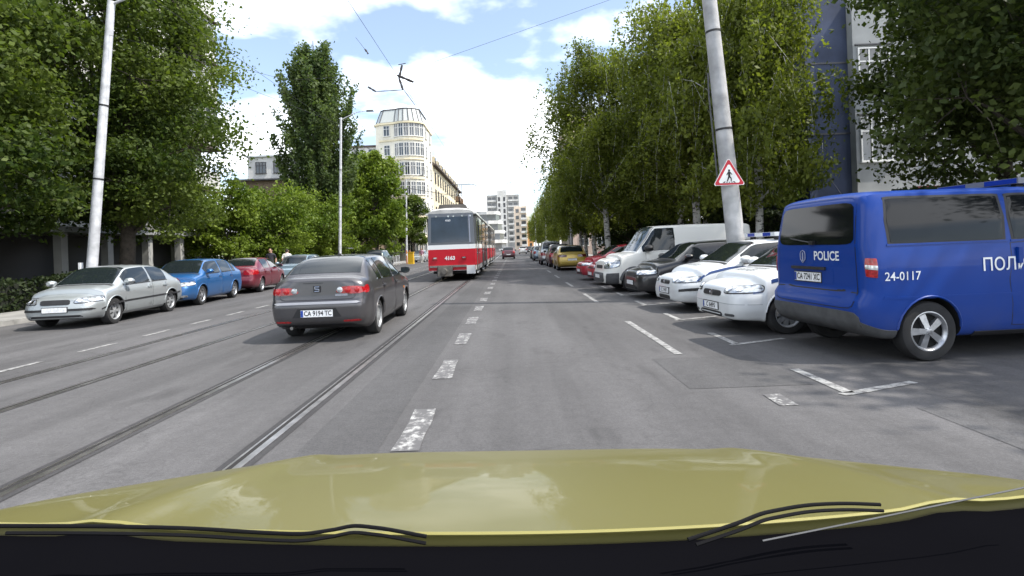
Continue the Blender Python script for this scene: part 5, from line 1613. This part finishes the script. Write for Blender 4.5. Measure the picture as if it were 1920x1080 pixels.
# right row
GRT = 'birches along the right pavement'
bA = weeping(31, 14.6, 3.9, .9, 1950, .085, L_birch, 32, lean=(-.3, 0))
bB = weeping(32, 13.0, 4.0, .9, 1950, .085, L_birch, 32)
bC = weeping(33, 12.5, 3.5, 1.0, 1600, .10, L_birch, 28, trunk_r=.17)
plant_tree('birch_tree', 'weeping birch with a pale trunk just beyond the red cars', bA, (5.45, 29.6, .1), .5, (1.0, 1.0, .88), GRT)
plant_tree('birch_tree', 'weeping birch behind the white panel van', bB, (8.2, 23.2, .1), 1.9, 1.0, GRT)
plant_tree('birch_tree', 'weeping birch right of the concrete pole, behind the police cars', bC, (9.0, 19.2, .1), 3.0, (.80, .80, .95), GRT)
plant_tree('birch_tree', 'weeping birch over the gold hatchback', bC, (5.9, 37.0, .1), 4.6, .85, GRT)
plant_tree('birch_tree', 'weeping birch behind the row, left of the concrete pole', bA, (10.4, 28.5, .1), 2.6, .95, GRT)
for k, (x, y, s) in enumerate(((6.5, 49, .86), (6.6, 60, .80), (6.6, 72, .78), (6.8, 86, .78), (7, 104, .8), (7.4, 126, .85), (8, 152, .9), (10, 184, 1.0))):
    plant_tree('birch_tree', ['first', 'second', 'third', 'fourth', 'fifth', 'sixth', 'seventh', 'eighth'][k] + ' of the distant trees receding along the right kerb', bC, (x, y, .1), k * 1.7, s, 'far trees on the right')
# darker trees of the yard on the right
dA = broadleaf(41, 12.0, 4.2, 3.3, 40000, .115, L_dark, trunk_r=.24, nlobe=20)
dB = broadleaf(43, 11.0, 3.6, 1.4, 24000, .14, L_dark, trunk_r=.2, nlobe=16)
plant_tree('yard_tree', 'dark overhanging tree above the blue minibus', dA, (13.5, 13.2, .1), .8, 1.0, 'trees of the yard')
plant_tree('yard_tree', 'dark tree at the right edge behind the minibus', dA, (16.0, 17.3, 0), 2.4, .9, 'trees of the yard')
plant_tree('yard_tree', 'dark tree in the right foreground shading the road', dA, (14.8, 3.2, .1), 4.1, 1.0, 'trees of the yard')
plant_tree('yard_tree', 'dark tree left of the blue and grey building', dB, (12.2, 27.0, 0), .3, (.8, .8, 1.0), 'trees of the yard')
plant_tree('birch_tree', 'weeping birch filling the gap behind the white panel van and the pole', bB, (8.6, 27.0, .1), 5.0, .9, GRT)
plant_tree('birch_tree', 'weeping birch between the gold hatchback and the farther row', bB, (6.0, 42.0, .1), 0.7, .8, GRT)
plant_tree('yard_tree', 'broad dark tree hiding the wall behind the birches', dB, (9.6, 41.0, 0), 3.1, (1.1, 1.1, .9), 'trees of the yard')
plant_tree('yard_tree', 'broad dark tree beside the pink block', dB, (10.5, 55.0, 0), 5.1, 1.0, 'trees of the yard')
plant_tree('yard_tree', 'dark tree deep behind the birches', dB, (13.5, 36.5, 0), 2.3, 1.05, 'trees of the yard')
plant_tree('yard_tree', 'dark tree beyond the yard, farthest behind the birches', dB, (12.0, 46.0, 0), 1.3, 1.05, 'trees of the yard')

def hedge(name, label, x0, x1, y0, y1, z0, z1, n, lsize, lm, seed):
    rs = np.random.RandomState(seed); r = thing(name, label, 'hedge', ((x0 + x1) / 2, y0, 0))
    ln = y1 - y0; w = (x1 - x0)
    C = np.stack([rs.uniform(-.5, .5, n) * w, rs.uniform(0, ln, n), rs.uniform(z0, z1, n)], 1)
    # push most leaves out to the clipped faces
    f = rs.randint(0, 4, n)
    C[f == 0, 0] = w * .5 + rs.normal(size=(f == 0).sum()) * .05; C[f == 1, 2] = z1 + rs.normal(size=(f == 1).sum()) * .05
    C[f == 2, 0] = -w * .5 + rs.normal(size=(f == 2).sum()) * .05
    C[:, 2] += .10 * np.sin(C[:, 1] * 1.3) * (C[:, 2] > (z0 + z1) / 2)
    c = link('foliage', leaf_mesh('foliage', C, lsize, rs.uniform(.0, 1, n), lm, rs, .3), r); c['kind'] = 'stuff'
    mb = MB(); mb.b2(-w * .42, w * .42, .03, ln - .03, -.05, z1 - .10); mb.build('dark_core', mat('hedge_core', (.010, .013, .007), .95, var=.4), r)  # solid near-black core: the shaded inside of the hedge put into colour
    return r
hedge('clipped_hedge', 'low dark clipped hedge behind the cars at the left kerb', -15.3, -14.55, 3, 34, .1, 1.0, 28000, .07, L_hedge, 3)
hedge('tall_hedge', 'tall dark hedge under the birches behind the angled cars', 11.0, 12.2, 9, 60, .1, 2.5, 42000, .12, L_hedge, 4)
hedge('clipped_hedge', 'hedge beside the pavement behind the young trees', -17.6, -16.6, 34, 70, .1, 1.7, 18000, .11, L_dark, 5)
# ------------------------------------------------------------------ poles, wires, sign, small things
M_pole = mat('pole_concrete', (.40, .40, .40), .85, var=.3, vscale=3, bump=.4, bscale=30)
M_polem = mat('pole_paint_grey', (.52, .53, .55), .5, var=.25, vscale=4)
M_wire = mat('wire', (.03, .03, .032), .6, .3)
M_insul = mat('insulator', (.025, .02, .02), .4)
def pole(name, label, base, top, r0, r1, m, group=None, n=14):
    r = thing(name, label, 'pole', base, 0, group)
    v = Vector(top) - Vector(base)
    mb = MB(); mb.tube([v * t for t in (0, .25, .5, .75, 1)], [r0 + (r1 - r0) * t for t in (0, .25, .5, .75, 1)], n); mb.build('shaft', m, r, 40)
    def band(t, w=.05):
        b = MB(); rr = r0 + (r1 - r0) * t + .008; b.tube([v * t - v.normalized() * w / 2, v * t + v.normalized() * w / 2], rr, n); b.build('band', M_blackpl, r, 40)
    for t in (.42, .66): band(t)
    return r, v
GP = 'catenary poles on the left'
pl, vl = pole('lamp_pole', 'grey steel pole at the left edge behind the silver saloon', (-12.62, 15.9, .1), (-11.62, 15.9, 9.2), .15, .10, M_polem, GP)
mb = MB(); mb.box((-.16, -.05, 1.25), (.06, .12, .20)); mb.build('notice', M_white, pl)
mb = MB(); mb.tube([vl * .99, vl * 1.0 + Vector((1.2, 0, .35)), vl + Vector((1.9, 0, .38))], [.04, .03, .03], 8); mb.build('lamp_arm', M_polem, pl, 40)
mb = MB(); mb.box(vl + Vector((2.15, 0, .38)), (.55, .22, .10), None, 0, .8); mb.build('lamp_head', M_greypl, pl)
def lamp_pole(label, x, y, h, lean, arm):
    r, v_ = pole('lamp_pole', label, (x, y, .1), (x + lean, y, h), .12, .075, M_polem, GP, 10)
    mb = MB(); mb.tube([v_ * .985, v_ + Vector((arm * .6, 0, .35)), v_ + Vector((arm, 0, .45))], [.035, .03, .025], 7); mb.build('lamp_arm', M_polem, r, 40)
    mb = MB(); mb.box(v_ + Vector((arm + .25, 0, .43)), (.55, .2, .1), None, 0, .8); mb.build('lamp_head', M_greypl, r)
    return r, v_
lamp_pole('white street lamp pole in front of the poplar', -12.6, 39.2, 11.4, .5, 1.9)
lamp_pole('white street lamp pole beside the yellow box', -12.5, 64.0, 10.0, .3, 1.6)
for k, y in enumerate((78, 104, 132)): lamp_pole(['first', 'second', 'third'][k] + ' small street lamp pole beyond the tram', -12.5, y + 8, 9.6, 0.2, 1.4)
# right: the big concrete pole
pr, vr = pole('concrete_pole', 'thick leaning concrete pole with a pedestrian warning sign', (5.42, 12.58, 0), (4.72, 12.58, 9.6), .215, .145, M_pole, None, 18)
mb = MB(); mb.tube([vr * .30 + Vector((-.27, 0, 0)), vr * .50 + Vector((-.26, 0, .05)), vr * .56 + Vector((-.22, 0, 0))], .02, 6); mb.build('conduit', M_greypl, pr, 40)
for k, y in enumerate((46.0, 78.0, 110.0)):
    pole('catenary_pole', ['near', 'middle', 'farthest'][k] + ' slim catenary pole among the trees on the right kerb', (KR2 + .55, y, .1), (KR2 + .5, y, 9.2), .14, .09, M_pole, 'catenary poles on the right', 10)
# warning sign
sg = thing('warning_sign', 'triangular red and white pedestrian warning sign on the concrete pole', 'sign', (5.10, 12.30, 2.90))
def tri(s, y0, y1, m, name, parent, dz=0):
    pts = []
    for (cx, cz) in ((0, s * 1.155), (-s, -s * .577), (s, -s * .577)):
        c = Vector((0, 0, 0)); d = (Vector((cx, 0, cz)) - c)
        for a in (-.5, 0, .5):
            e = d.normalized(); rot = Matrix.Rotation(a, 4, 'Y') @ e
            pts.append((d.x * .93 + rot.x * .05, d.z * .93 + rot.z * .05 + dz))
    # order by angle
    pts.sort(key=lambda q: math.atan2(q[1], q[0]))
    q = MB(); n = len(pts); q.add([(x, y0, z) for x, z in pts] + [(x, y1, z) for x, z in pts], [tuple(range(n)), tuple(range(2 * n - 1, n - 1, -1))] + [(i, (i + 1) % n, n + (i + 1) % n, n + i) for i in range(n)])
    return q.build(name, m, parent)
M_sred = mat('sign_red', (.50, .012, .03), .4); M_swhite = mat('sign_white', (.78, .78, .76), .4)
tri(.32, .0, .012, M_swhite, 'rim', sg); tri(.298, -.004, .001, M_sred, 'border', sg); tri(.205, -.008, -.003, M_swhite, 'face', sg, -.008)
def flat(parent, pts, y, m, name):
    q = MB(); n = len(pts); q.add([(x, y, z) for x, z in pts] + [(x, y - .003, z) for x, z in pts], [tuple(range(n)), tuple(range(2 * n - 1, n - 1, -1))] + [(i, (i + 1) % n, n + (i + 1) % n, n + i) for i in range(n)]); return q.build(name, m, parent)
fig = MB()
def limb2(a, b_, w0, w1):
    a, b_ = Vector(a), Vector(b_); d = (b_ - a).normalized(); s = Vector((-d.y, d.x))
    p_ = [a + s * w0, b_ + s * w1, b_ - s * w1, a - s * w0]
    fig.add([(q.x, -.010, q.y) for q in p_] + [(q.x, -.0085, q.y) for q in p_], [(0, 1, 2, 3), (7, 6, 5, 4), (0, 4, 5, 1), (1, 5, 6, 2), (2, 6, 7, 3), (3, 7, 4, 0)])
limb2((0, .10), (0, .15), .022, .022); limb2((0, -.02), (0, .095), .022, .030); limb2((-.005, -.01), (-.05, -.125), .018, .012); limb2((.005, -.01), (.045, -.06), .018, .014); limb2((.045, -.06), (.04, -.125), .014, .010)
limb2((.02, .085), (.065, .03), .012, .009); limb2((-.02, .085), (-.06, .02), .012, .009)
fig.build('walking_figure', M_ink, sg)
for k, x in enumerate((-.135, -.06, .0, .06, .125)):
    flat(sg, [(x - .022, -.155), (x + .020, -.155), (x * .75 + .014, -.125), (x * .75 - .016, -.125)] if k in (0, 4) else [(x - .012, -.155), (x + .012, -.155), (x * .9 + .010, -.135), (x * .9 - .010, -.135)], -.0085, M_ink, 'crossing_stripe')
mb = MB(); mb.tube([(0, .0, .14), (0.0, .12, .14)], .02, 6); mb.tube([(0, .0, -.12), (.03, .14, -.12)], .02, 6); mb.build('bracket', M_greypl, sg)

# overhead line: contact wires, span wires, insulators
def wire(name, label, pts, r=.008, sag=0.0, n=2):
    P = []
    for a, b_ in zip(pts[:-1], pts[1:]):
        a, b_ = Vector(a), Vector(b_)
        for i in range(n if sag else 1):
            t = i / (n if sag else 1); q = a.lerp(b_, t); q.z -= sag * 4 * t * (1 - t); P.append(q)
    P.append(Vector(pts[-1]))
    mb = MB(); mb.tube(P, r, 5); o = mb.build(name, M_wire); return tag(o, label, 'wire', 'overhead tram wires')
wire('contact_wire', 'overhead contact wire above the track of the tram', [(-2.62, -10, 5.8), (-2.62, 13.8, 5.75), (-2.62, 40, 5.8), (-2.62, 72, 5.8), (-2.62, 200, 5.8)], .004)
wire('contact_wire', 'overhead contact wire above the left tram track', [(-5.75, -10, 5.8), (-5.75, 13.8, 5.75), (-5.75, 40, 5.8), (-5.75, 72, 5.8), (-5.75, 200, 5.8)], .004)
wire('span_wire', 'cross wire from the left lamp pole to the concrete pole', [(-11.75, 15.85, 8.2), (-5.75, 14.2, 6.1), (-2.62, 13.8, 6.05), (4.86, 12.56, 7.9)], .004)
wire('span_wire', 'cross wire spanning the street beyond the tram', [(-12.3, 64.0, 9.0), (-5.75, 58, 7.2), (-2.62, 55, 7.2), (5.28, 46, 8.6)], .026)
wire('span_wire', 'thin cross wire above the street by the poplar', [(-12.2, 39.2, 10.0), (-5.75, 40, 7.2), (-2.62, 40.5, 7.2), (5.28, 46, 8.9)], .008)
wire('span_wire', 'wire running from the large tree to the street lamp', [(-15.5, 21, 10.4), (-12.15, 39.2, 10.9)], .010)
# section insulator hung from the span: a dark three-armed yoke
ins = thing('wire_insulator', 'dark forked wire insulator hanging in the sky above the dark grey saloon', 'insulator', (-2.62, 13.75, 5.62))
for (a, b_, r_, nm) in (((0, 0, .62), (-.09, 0, .28), .028, 'arm'), ((-.13, 0, .36), (.28, 0, .17), .032, 'arm'), ((-.09, 0, .28), (0, 0, -.02), .028, 'arm'), ((-.10, 0, .63), (.10, 0, .66), .010, 'hanger'), ((0, 0, -.02), (-.72, 0, -.04), .010, 'steady_wire'), ((-.70, 0, -.04), (-.90, 0, .09), .024, 'porcelain'), ((.02, 0, -.02), (.22, .5, -.30), .008, 'hanger')):
    mb = MB(); a, b_ = Vector(a), Vector(b_); mb.tube([a, a.lerp(b_, .3), a.lerp(b_, .5), a.lerp(b_, .7), b_], [r_ * .8, r_ * 1.2, r_ * .8, r_ * 1.2, r_ * .8], 7); mb.build(nm, M_insul, ins, 40)
ins2 = thing('wire_insulator', 'small dark wire insulator high at the top of the sky', 'insulator', (-2.98, 11.6, 5.80))
mb = MB(); mb.tube([(-.03, 0, .07), (0, 0, .03), (.02, 0, 0), (.04, 0, -.04)], [.012, .024, .012, .02], 7); mb.build('porcelain', M_insul, ins2, 40)
mb = MB(); mb.tube([(-.03, 0, .07), (-.3, .3, .45)], .004, 5); mb.build('hanger', M_wire, ins2)

# yellow box, railing and bollard-like posts by the far lamp pole
yb = thing('yellow_box', 'yellow utility box beside the far street lamp pole', 'box', (-10.75, 57.5, 0))
mb = MB(); mb.box((0, 0, .62), (.62, .55, 1.24), None, 0, .94); mb.build('body', mat('yellow_paint', (.70, .42, .015), .5, var=.2, vscale=4), yb)
mb = MB(); mb.box((0, 0, 1.27), (.68, .60, .07)); mb.build('lid', mat('yellow_paint', (.70, .42, .015), .5), yb)
mb = MB(); mb.box((.02, -.268, .6), (.42, .02, .8)); mb.build('door', mat('yellow_door', (.62, .37, .012), .5), yb)
for k, x in enumerate((-11.6, -11.25)):
    o = thing('marker_post', ['left', 'right'][k] + ' of the two orange posts behind the yellow box', 'post', (x, 59.5, .0)); mb = MB(); mb.tube([(0, 0, 0), (0, 0, 1.5)], .06, 8); mb.build('post', mat('orange_paint', (.55, .16, .03), .5), o); mb = MB(); mb.tube([(0, 0, .9), (0, 0, 1.1)], .065, 8); mb.build('band', M_white, o)
rl = thing('street_railing', 'grey metal pedestrian railing with slanted bars left of the yellow box', 'railing', (-11.7, 48.5, .0))
for k in range(6):
    mb = MB(); mb.tube([(0, k * 1.5, 0), (0, k * 1.5, 1.05)], .03, 7); mb.build('post', M_polem, rl)
for z in (.25, 1.0):
    mb = MB(); mb.tube([(0, 0, z), (0, 7.5, z)], .022, 6); mb.build('rail', M_polem, rl)
for k in range(15):
    mb = MB(); mb.tube([(0, k * .5 + .1, .25), (0, k * .5 + .4, 1.0)], .014, 5); mb.build('bar', M_polem, rl)

# low fence behind the hedge by the birches, right
fr = thing('yard_fence', 'dark metal fence under the birches beyond the red cars', 'fence', (KR1 + 2.4, 26, .1))
for k in range(14):
    mb = MB(); mb.tube([(0, k * 2.2, 0), (0, k * 2.2, 1.6)], .035, 6); mb.build('post', M_framed, fr)
for z in (.3, 1.45):
    mb = MB(); mb.b2(-.02, .02, 0, 28.6, z - .03, z + .03); mb.build('rail', M_framed, fr)

# ------------------------------------------------------------------ people
def person(label, loc, rz, shirt, trousers, hair, h=1.72, stride=.18):
    r = thing('person', label, 'person', loc, rz)
    k = h / 1.72
    J = dict(pel=(0, 0, .95), chest=(0, .02, 1.25), neck=(0, .02, 1.44), head=(0, .05, 1.58), crown=(0, .04, 1.70),
             hl=(-.10, 0, .90), kl=(-.11, stride * .7, .50), al=(-.11, stride * .6, .09), tl=(-.12, stride * .6 + .15, .04),
             hr=(.10, 0, .90), kr=(.11, -stride * .2, .50), ar=(.11, -stride * 1.3, .12), tr=(.12, -stride * 1.3 + .14, .04),
             sl=(-.19, .02, 1.38), el=(-.25, -.06, 1.10), wl=(-.25, .04, .86), fl=(-.24, .08, .76),
             sr=(.19, .02, 1.38), er=(.25, .0, 1.10), wr=(.25, .10, .87), fr=(.24, .13, .77))
    names = list(J); idx = {n_: i for i, n_ in enumerate(names)}
    E = [('pel', 'chest'), ('chest', 'neck'), ('neck', 'head'), ('head', 'crown'), ('pel', 'hl'), ('hl', 'kl'), ('kl', 'al'), ('al', 'tl'), ('pel', 'hr'), ('hr', 'kr'), ('kr', 'ar'), ('ar', 'tr'),
         ('chest', 'sl'), ('sl', 'el'), ('el', 'wl'), ('wl', 'fl'), ('chest', 'sr'), ('sr', 'er'), ('er', 'wr'), ('wr', 'fr')]
    rad = dict(pel=.145, chest=.155, neck=.062, head=.098, crown=.075, hl=.10, kl=.062, al=.045, tl=.035, hr=.10, kr=.062, ar=.045, tr=.035, sl=.065, el=.046, wl=.034, fl=.032, sr=.065, er=.046, wr=.034, fr=.032)
    me = bpy.data.meshes.new('body'); me.from_pydata([tuple(c * k for c in J[n_]) for n_ in names], [(idx[a], idx[b_]) for a, b_ in E], [])
    o = bpy.data.objects.new('body', me); COL.objects.link(o)
    sk = o.modifiers.new('skin', 'SKIN'); sk.use_smooth_shade = True
    for n_, i in idx.items():
        sv = me.skin_vertices[0].data[i]; sv.radius = (rad[n_] * k, rad[n_] * k * (.8 if n_ in ('chest', 'pel') else 1)); sv.use_root = (n_ == 'pel')
    ss = o.modifiers.new('sub', 'SUBSURF'); ss.levels = 2; ss.render_levels = 2
    dg = bpy.context.evaluated_depsgraph_get(); dg.update()
    m2 = bpy.data.meshes.new_from_object(o.evaluated_get(dg)); bpy.data.objects.remove(o)
    m2.materials.clear()
    for m_ in (mat('skin', (.42, .25, .18), .6), shirt, trousers, hair, mat('shoe', (.03, .025, .02), .6)): m2.materials.append(m_)
    for f in m2.polygons:
        c = f.center; z = c.z / k
        ax_ = abs(c.x) / k
        f.material_index = 3 if (z > 1.60 and c.y < .09 * k) or (z > 1.52 and c.y < .0) else 0 if z > 1.45 or (ax_ > .20 and z < 1.16) else 1 if z > .94 or ax_ > .2 else 2 if z > .10 else 4
    m2.polygons.foreach_set('use_smooth', [True] * len(m2.polygons)); m2.update()
    link('body', m2, r)
    # face: nose and ears
    f = MB(); f.box((0, .155 * k, 1.57 * k), (.025 * k, .03 * k, .04 * k)); f.build('nose', MATS['skin'], r)
    for s in (-1, 1):
        f = MB(); f.box((s * .098 * k, .05 * k, 1.58 * k), (.015 * k, .03 * k, .05 * k)); f.build('ear', MATS['skin'], r)
        f = MB(); f.box((s * .035 * k, .142 * k, 1.605 * k), (.02 * k, .012 * k, .012 * k)); f.build('eye', M_ink, r)
    return r
C_w = mat('cloth_white', (.65, .64, .62), .9); C_d = mat('cloth_dark', (.03, .03, .04), .9); C_p = mat('cloth_pink', (.42, .22, .30), .9); C_j = mat('cloth_denim', (.05, .07, .13), .9)
H_d = mat('hair_dark', (.02, .015, .012), .7); H_b = mat('hair_brown', (.07, .04, .025), .7)
person('person in a white shirt walking on the left pavement behind the parked cars', (-12.75, 30.4, .118), R(10), C_w, C_d, H_d)
person('person in dark clothes on the left pavement, beside the one in white', (-13.4, 29.8, .118), R(190), C_d, C_j, H_d, 1.76)
person('person in a pink top standing left of the tram', (-9.75, 58.5, .0), R(170), C_p, C_w, H_b, 1.7, .08)
# ------------------------------------------------------------------ the camera car: bonnet, wipers, scuttle
P_taxi = paint('paint_taxi_yellow', (.105, .096, .022), 0, .50, .30)
own = thing('camera_car', 'yellow bonnet of the car the picture is taken from, with wipers at its edge', 'car', (0, 0, -.05))
OWN_TILT = R(-1.2)
own.rotation_euler = (0, -OWN_TILT, 0)      # the car stands on the road's cross-fall
OWN_I = (Matrix.Translation((0, 0, -.05)) @ Matrix.Rotation(-OWN_TILT, 4, 'Y')).inverted()
def wat(px, py, Y): return OWN_I @ at(px, py, Y)
FRX = [-.98, -.90, -.80, -.66, -.50, -.30, -.10, .10, .30, .50, .68, .82, .92, 1.0]
def bon(s, t):
    """s across -1..1, t 0 = windscreen edge .. 1 = front edge"""
    x_front = .95 * s; x_rear = 1.24 * s
    yr = .968 + (.13 if s < 0 else .20) * s * s; yf = 1.70 - .17 * abs(s) ** 5
    y = yr + (yf - yr) * t; x = x_rear + (x_front - x_rear) * t
    z = .982 - .050 * t - .075 * t * t - .03 * abs(s) ** 4
    z += .012 * math.exp(-((abs(s) - .66) / .06) ** 2) * (1 - .3 * t)       # pressed ridges
    z -= .02 * max(0, t - .95) / .05 + .04 * max(0, abs(s) - .96) / .04
    return (x, y, z)
S = np.linspace(-1, 1, 141); T = np.linspace(0, 1, 26)
mb = MB(); top_ = [[bon(s, t) for t in T] for s in S]
mb.grid(top_)
edge = [r[-1] for r in top_]; mb.grid([edge, [(x * 1.02, y + .03, z - .25) for x, y, z in edge]])
for e in (0, -1):
    sd = top_[e]; mb.grid([sd, [(x * 1.03, y, z - .35) for x, y, z in sd]])
rr_ = [r[0] for r in top_]; mb.grid([rr_, [(x, y + .004, z - .03) for x, y, z in rr_]])
mb.build('bonnet', P_taxi, own, 40)
# pale seal along the rear edge, black scuttle, dashboard top
mb = MB(); mb.tube([(bon(s, 0)[0], bon(s, 0)[1] - .004, bon(s, 0)[2] + .0) for s in np.linspace(-.98, .98, 40)], .0035, 5); mb.build('bonnet_edge', mat('edge_yellow', (.26, .235, .07), .45), own, 60)
mb = MB(); rows = []
for s in np.linspace(-1, 1, 40):
    x, y, z = bon(s, 0); rows.append([(x, y - .006, z - .022), (x * 1.0, y - .06, z - .030), (x * .98, y - .12, z - .015), (x * .97, y - .20, z - .01), (x * .97, y - .42, z - .0), (x * .97, y - .62, z - .03)])
mb.grid(rows); mb.build('scuttle', mat('scuttle_black', (.0035, .0035, .0045), 1.0, spec=0.0), own, 40)
M_wip = mat('wiper_rubber', (.004, .004, .005), .8, spec=.12)
def wiper(p):
    A_ = np.array([tuple(q) for q in p]); A_ = pchip(np.arange(len(A_)), A_, np.linspace(0, len(A_) - 1, 40))
    P = [Vector(q) for q in A_]; mb = MB(); mb.tube(P, .0032, 8); mb.build('wiper_arm', M_wip, own, 40)
    mb = MB(); mb.tube([q + Vector((0, -.008, -.007)) for q in P[1:]], .003, 5); mb.build('wiper_blade', M_wip, own, 40)
wiper([wat(1290, 1012, .86), wat(1380, 982, .88), wat(1440, 960, .90), wat(1500, 949, .92), wat(1580, 944, .94), wat(1650, 946, .95)])
wiper([wat(-20, 986, .84), wat(200, 987, .86), wat(400, 993, .88), wat(560, 1001, .88), wat(620, 994, .89), wat(665, 986, .90), wat(710, 990, .90), wat(800, 1006, .90)])
mb = MB(); mb.tube([wat(1430, 1014, .84), wat(1640, 972, .86), wat(1980, 902, .90)], .0015, 5); mb.build('glass_edge', M_greypl, own, 40)
mb = MB(); mb.add([(-1.6, .86, .955), (1.6, .90, .955), (1.6, .35, .93), (-1.6, .35, .93), (-1.6, .86, .90), (1.6, .90, .90), (1.6, .35, .88), (-1.6, .35, .88)], [(0, 1, 2, 3), (0, 4, 5, 1), (7, 6, 5, 4)]); mb.build('dashboard', mat('dashboard_black', (.004, .004, .005), 1.0, spec=0.0), own)
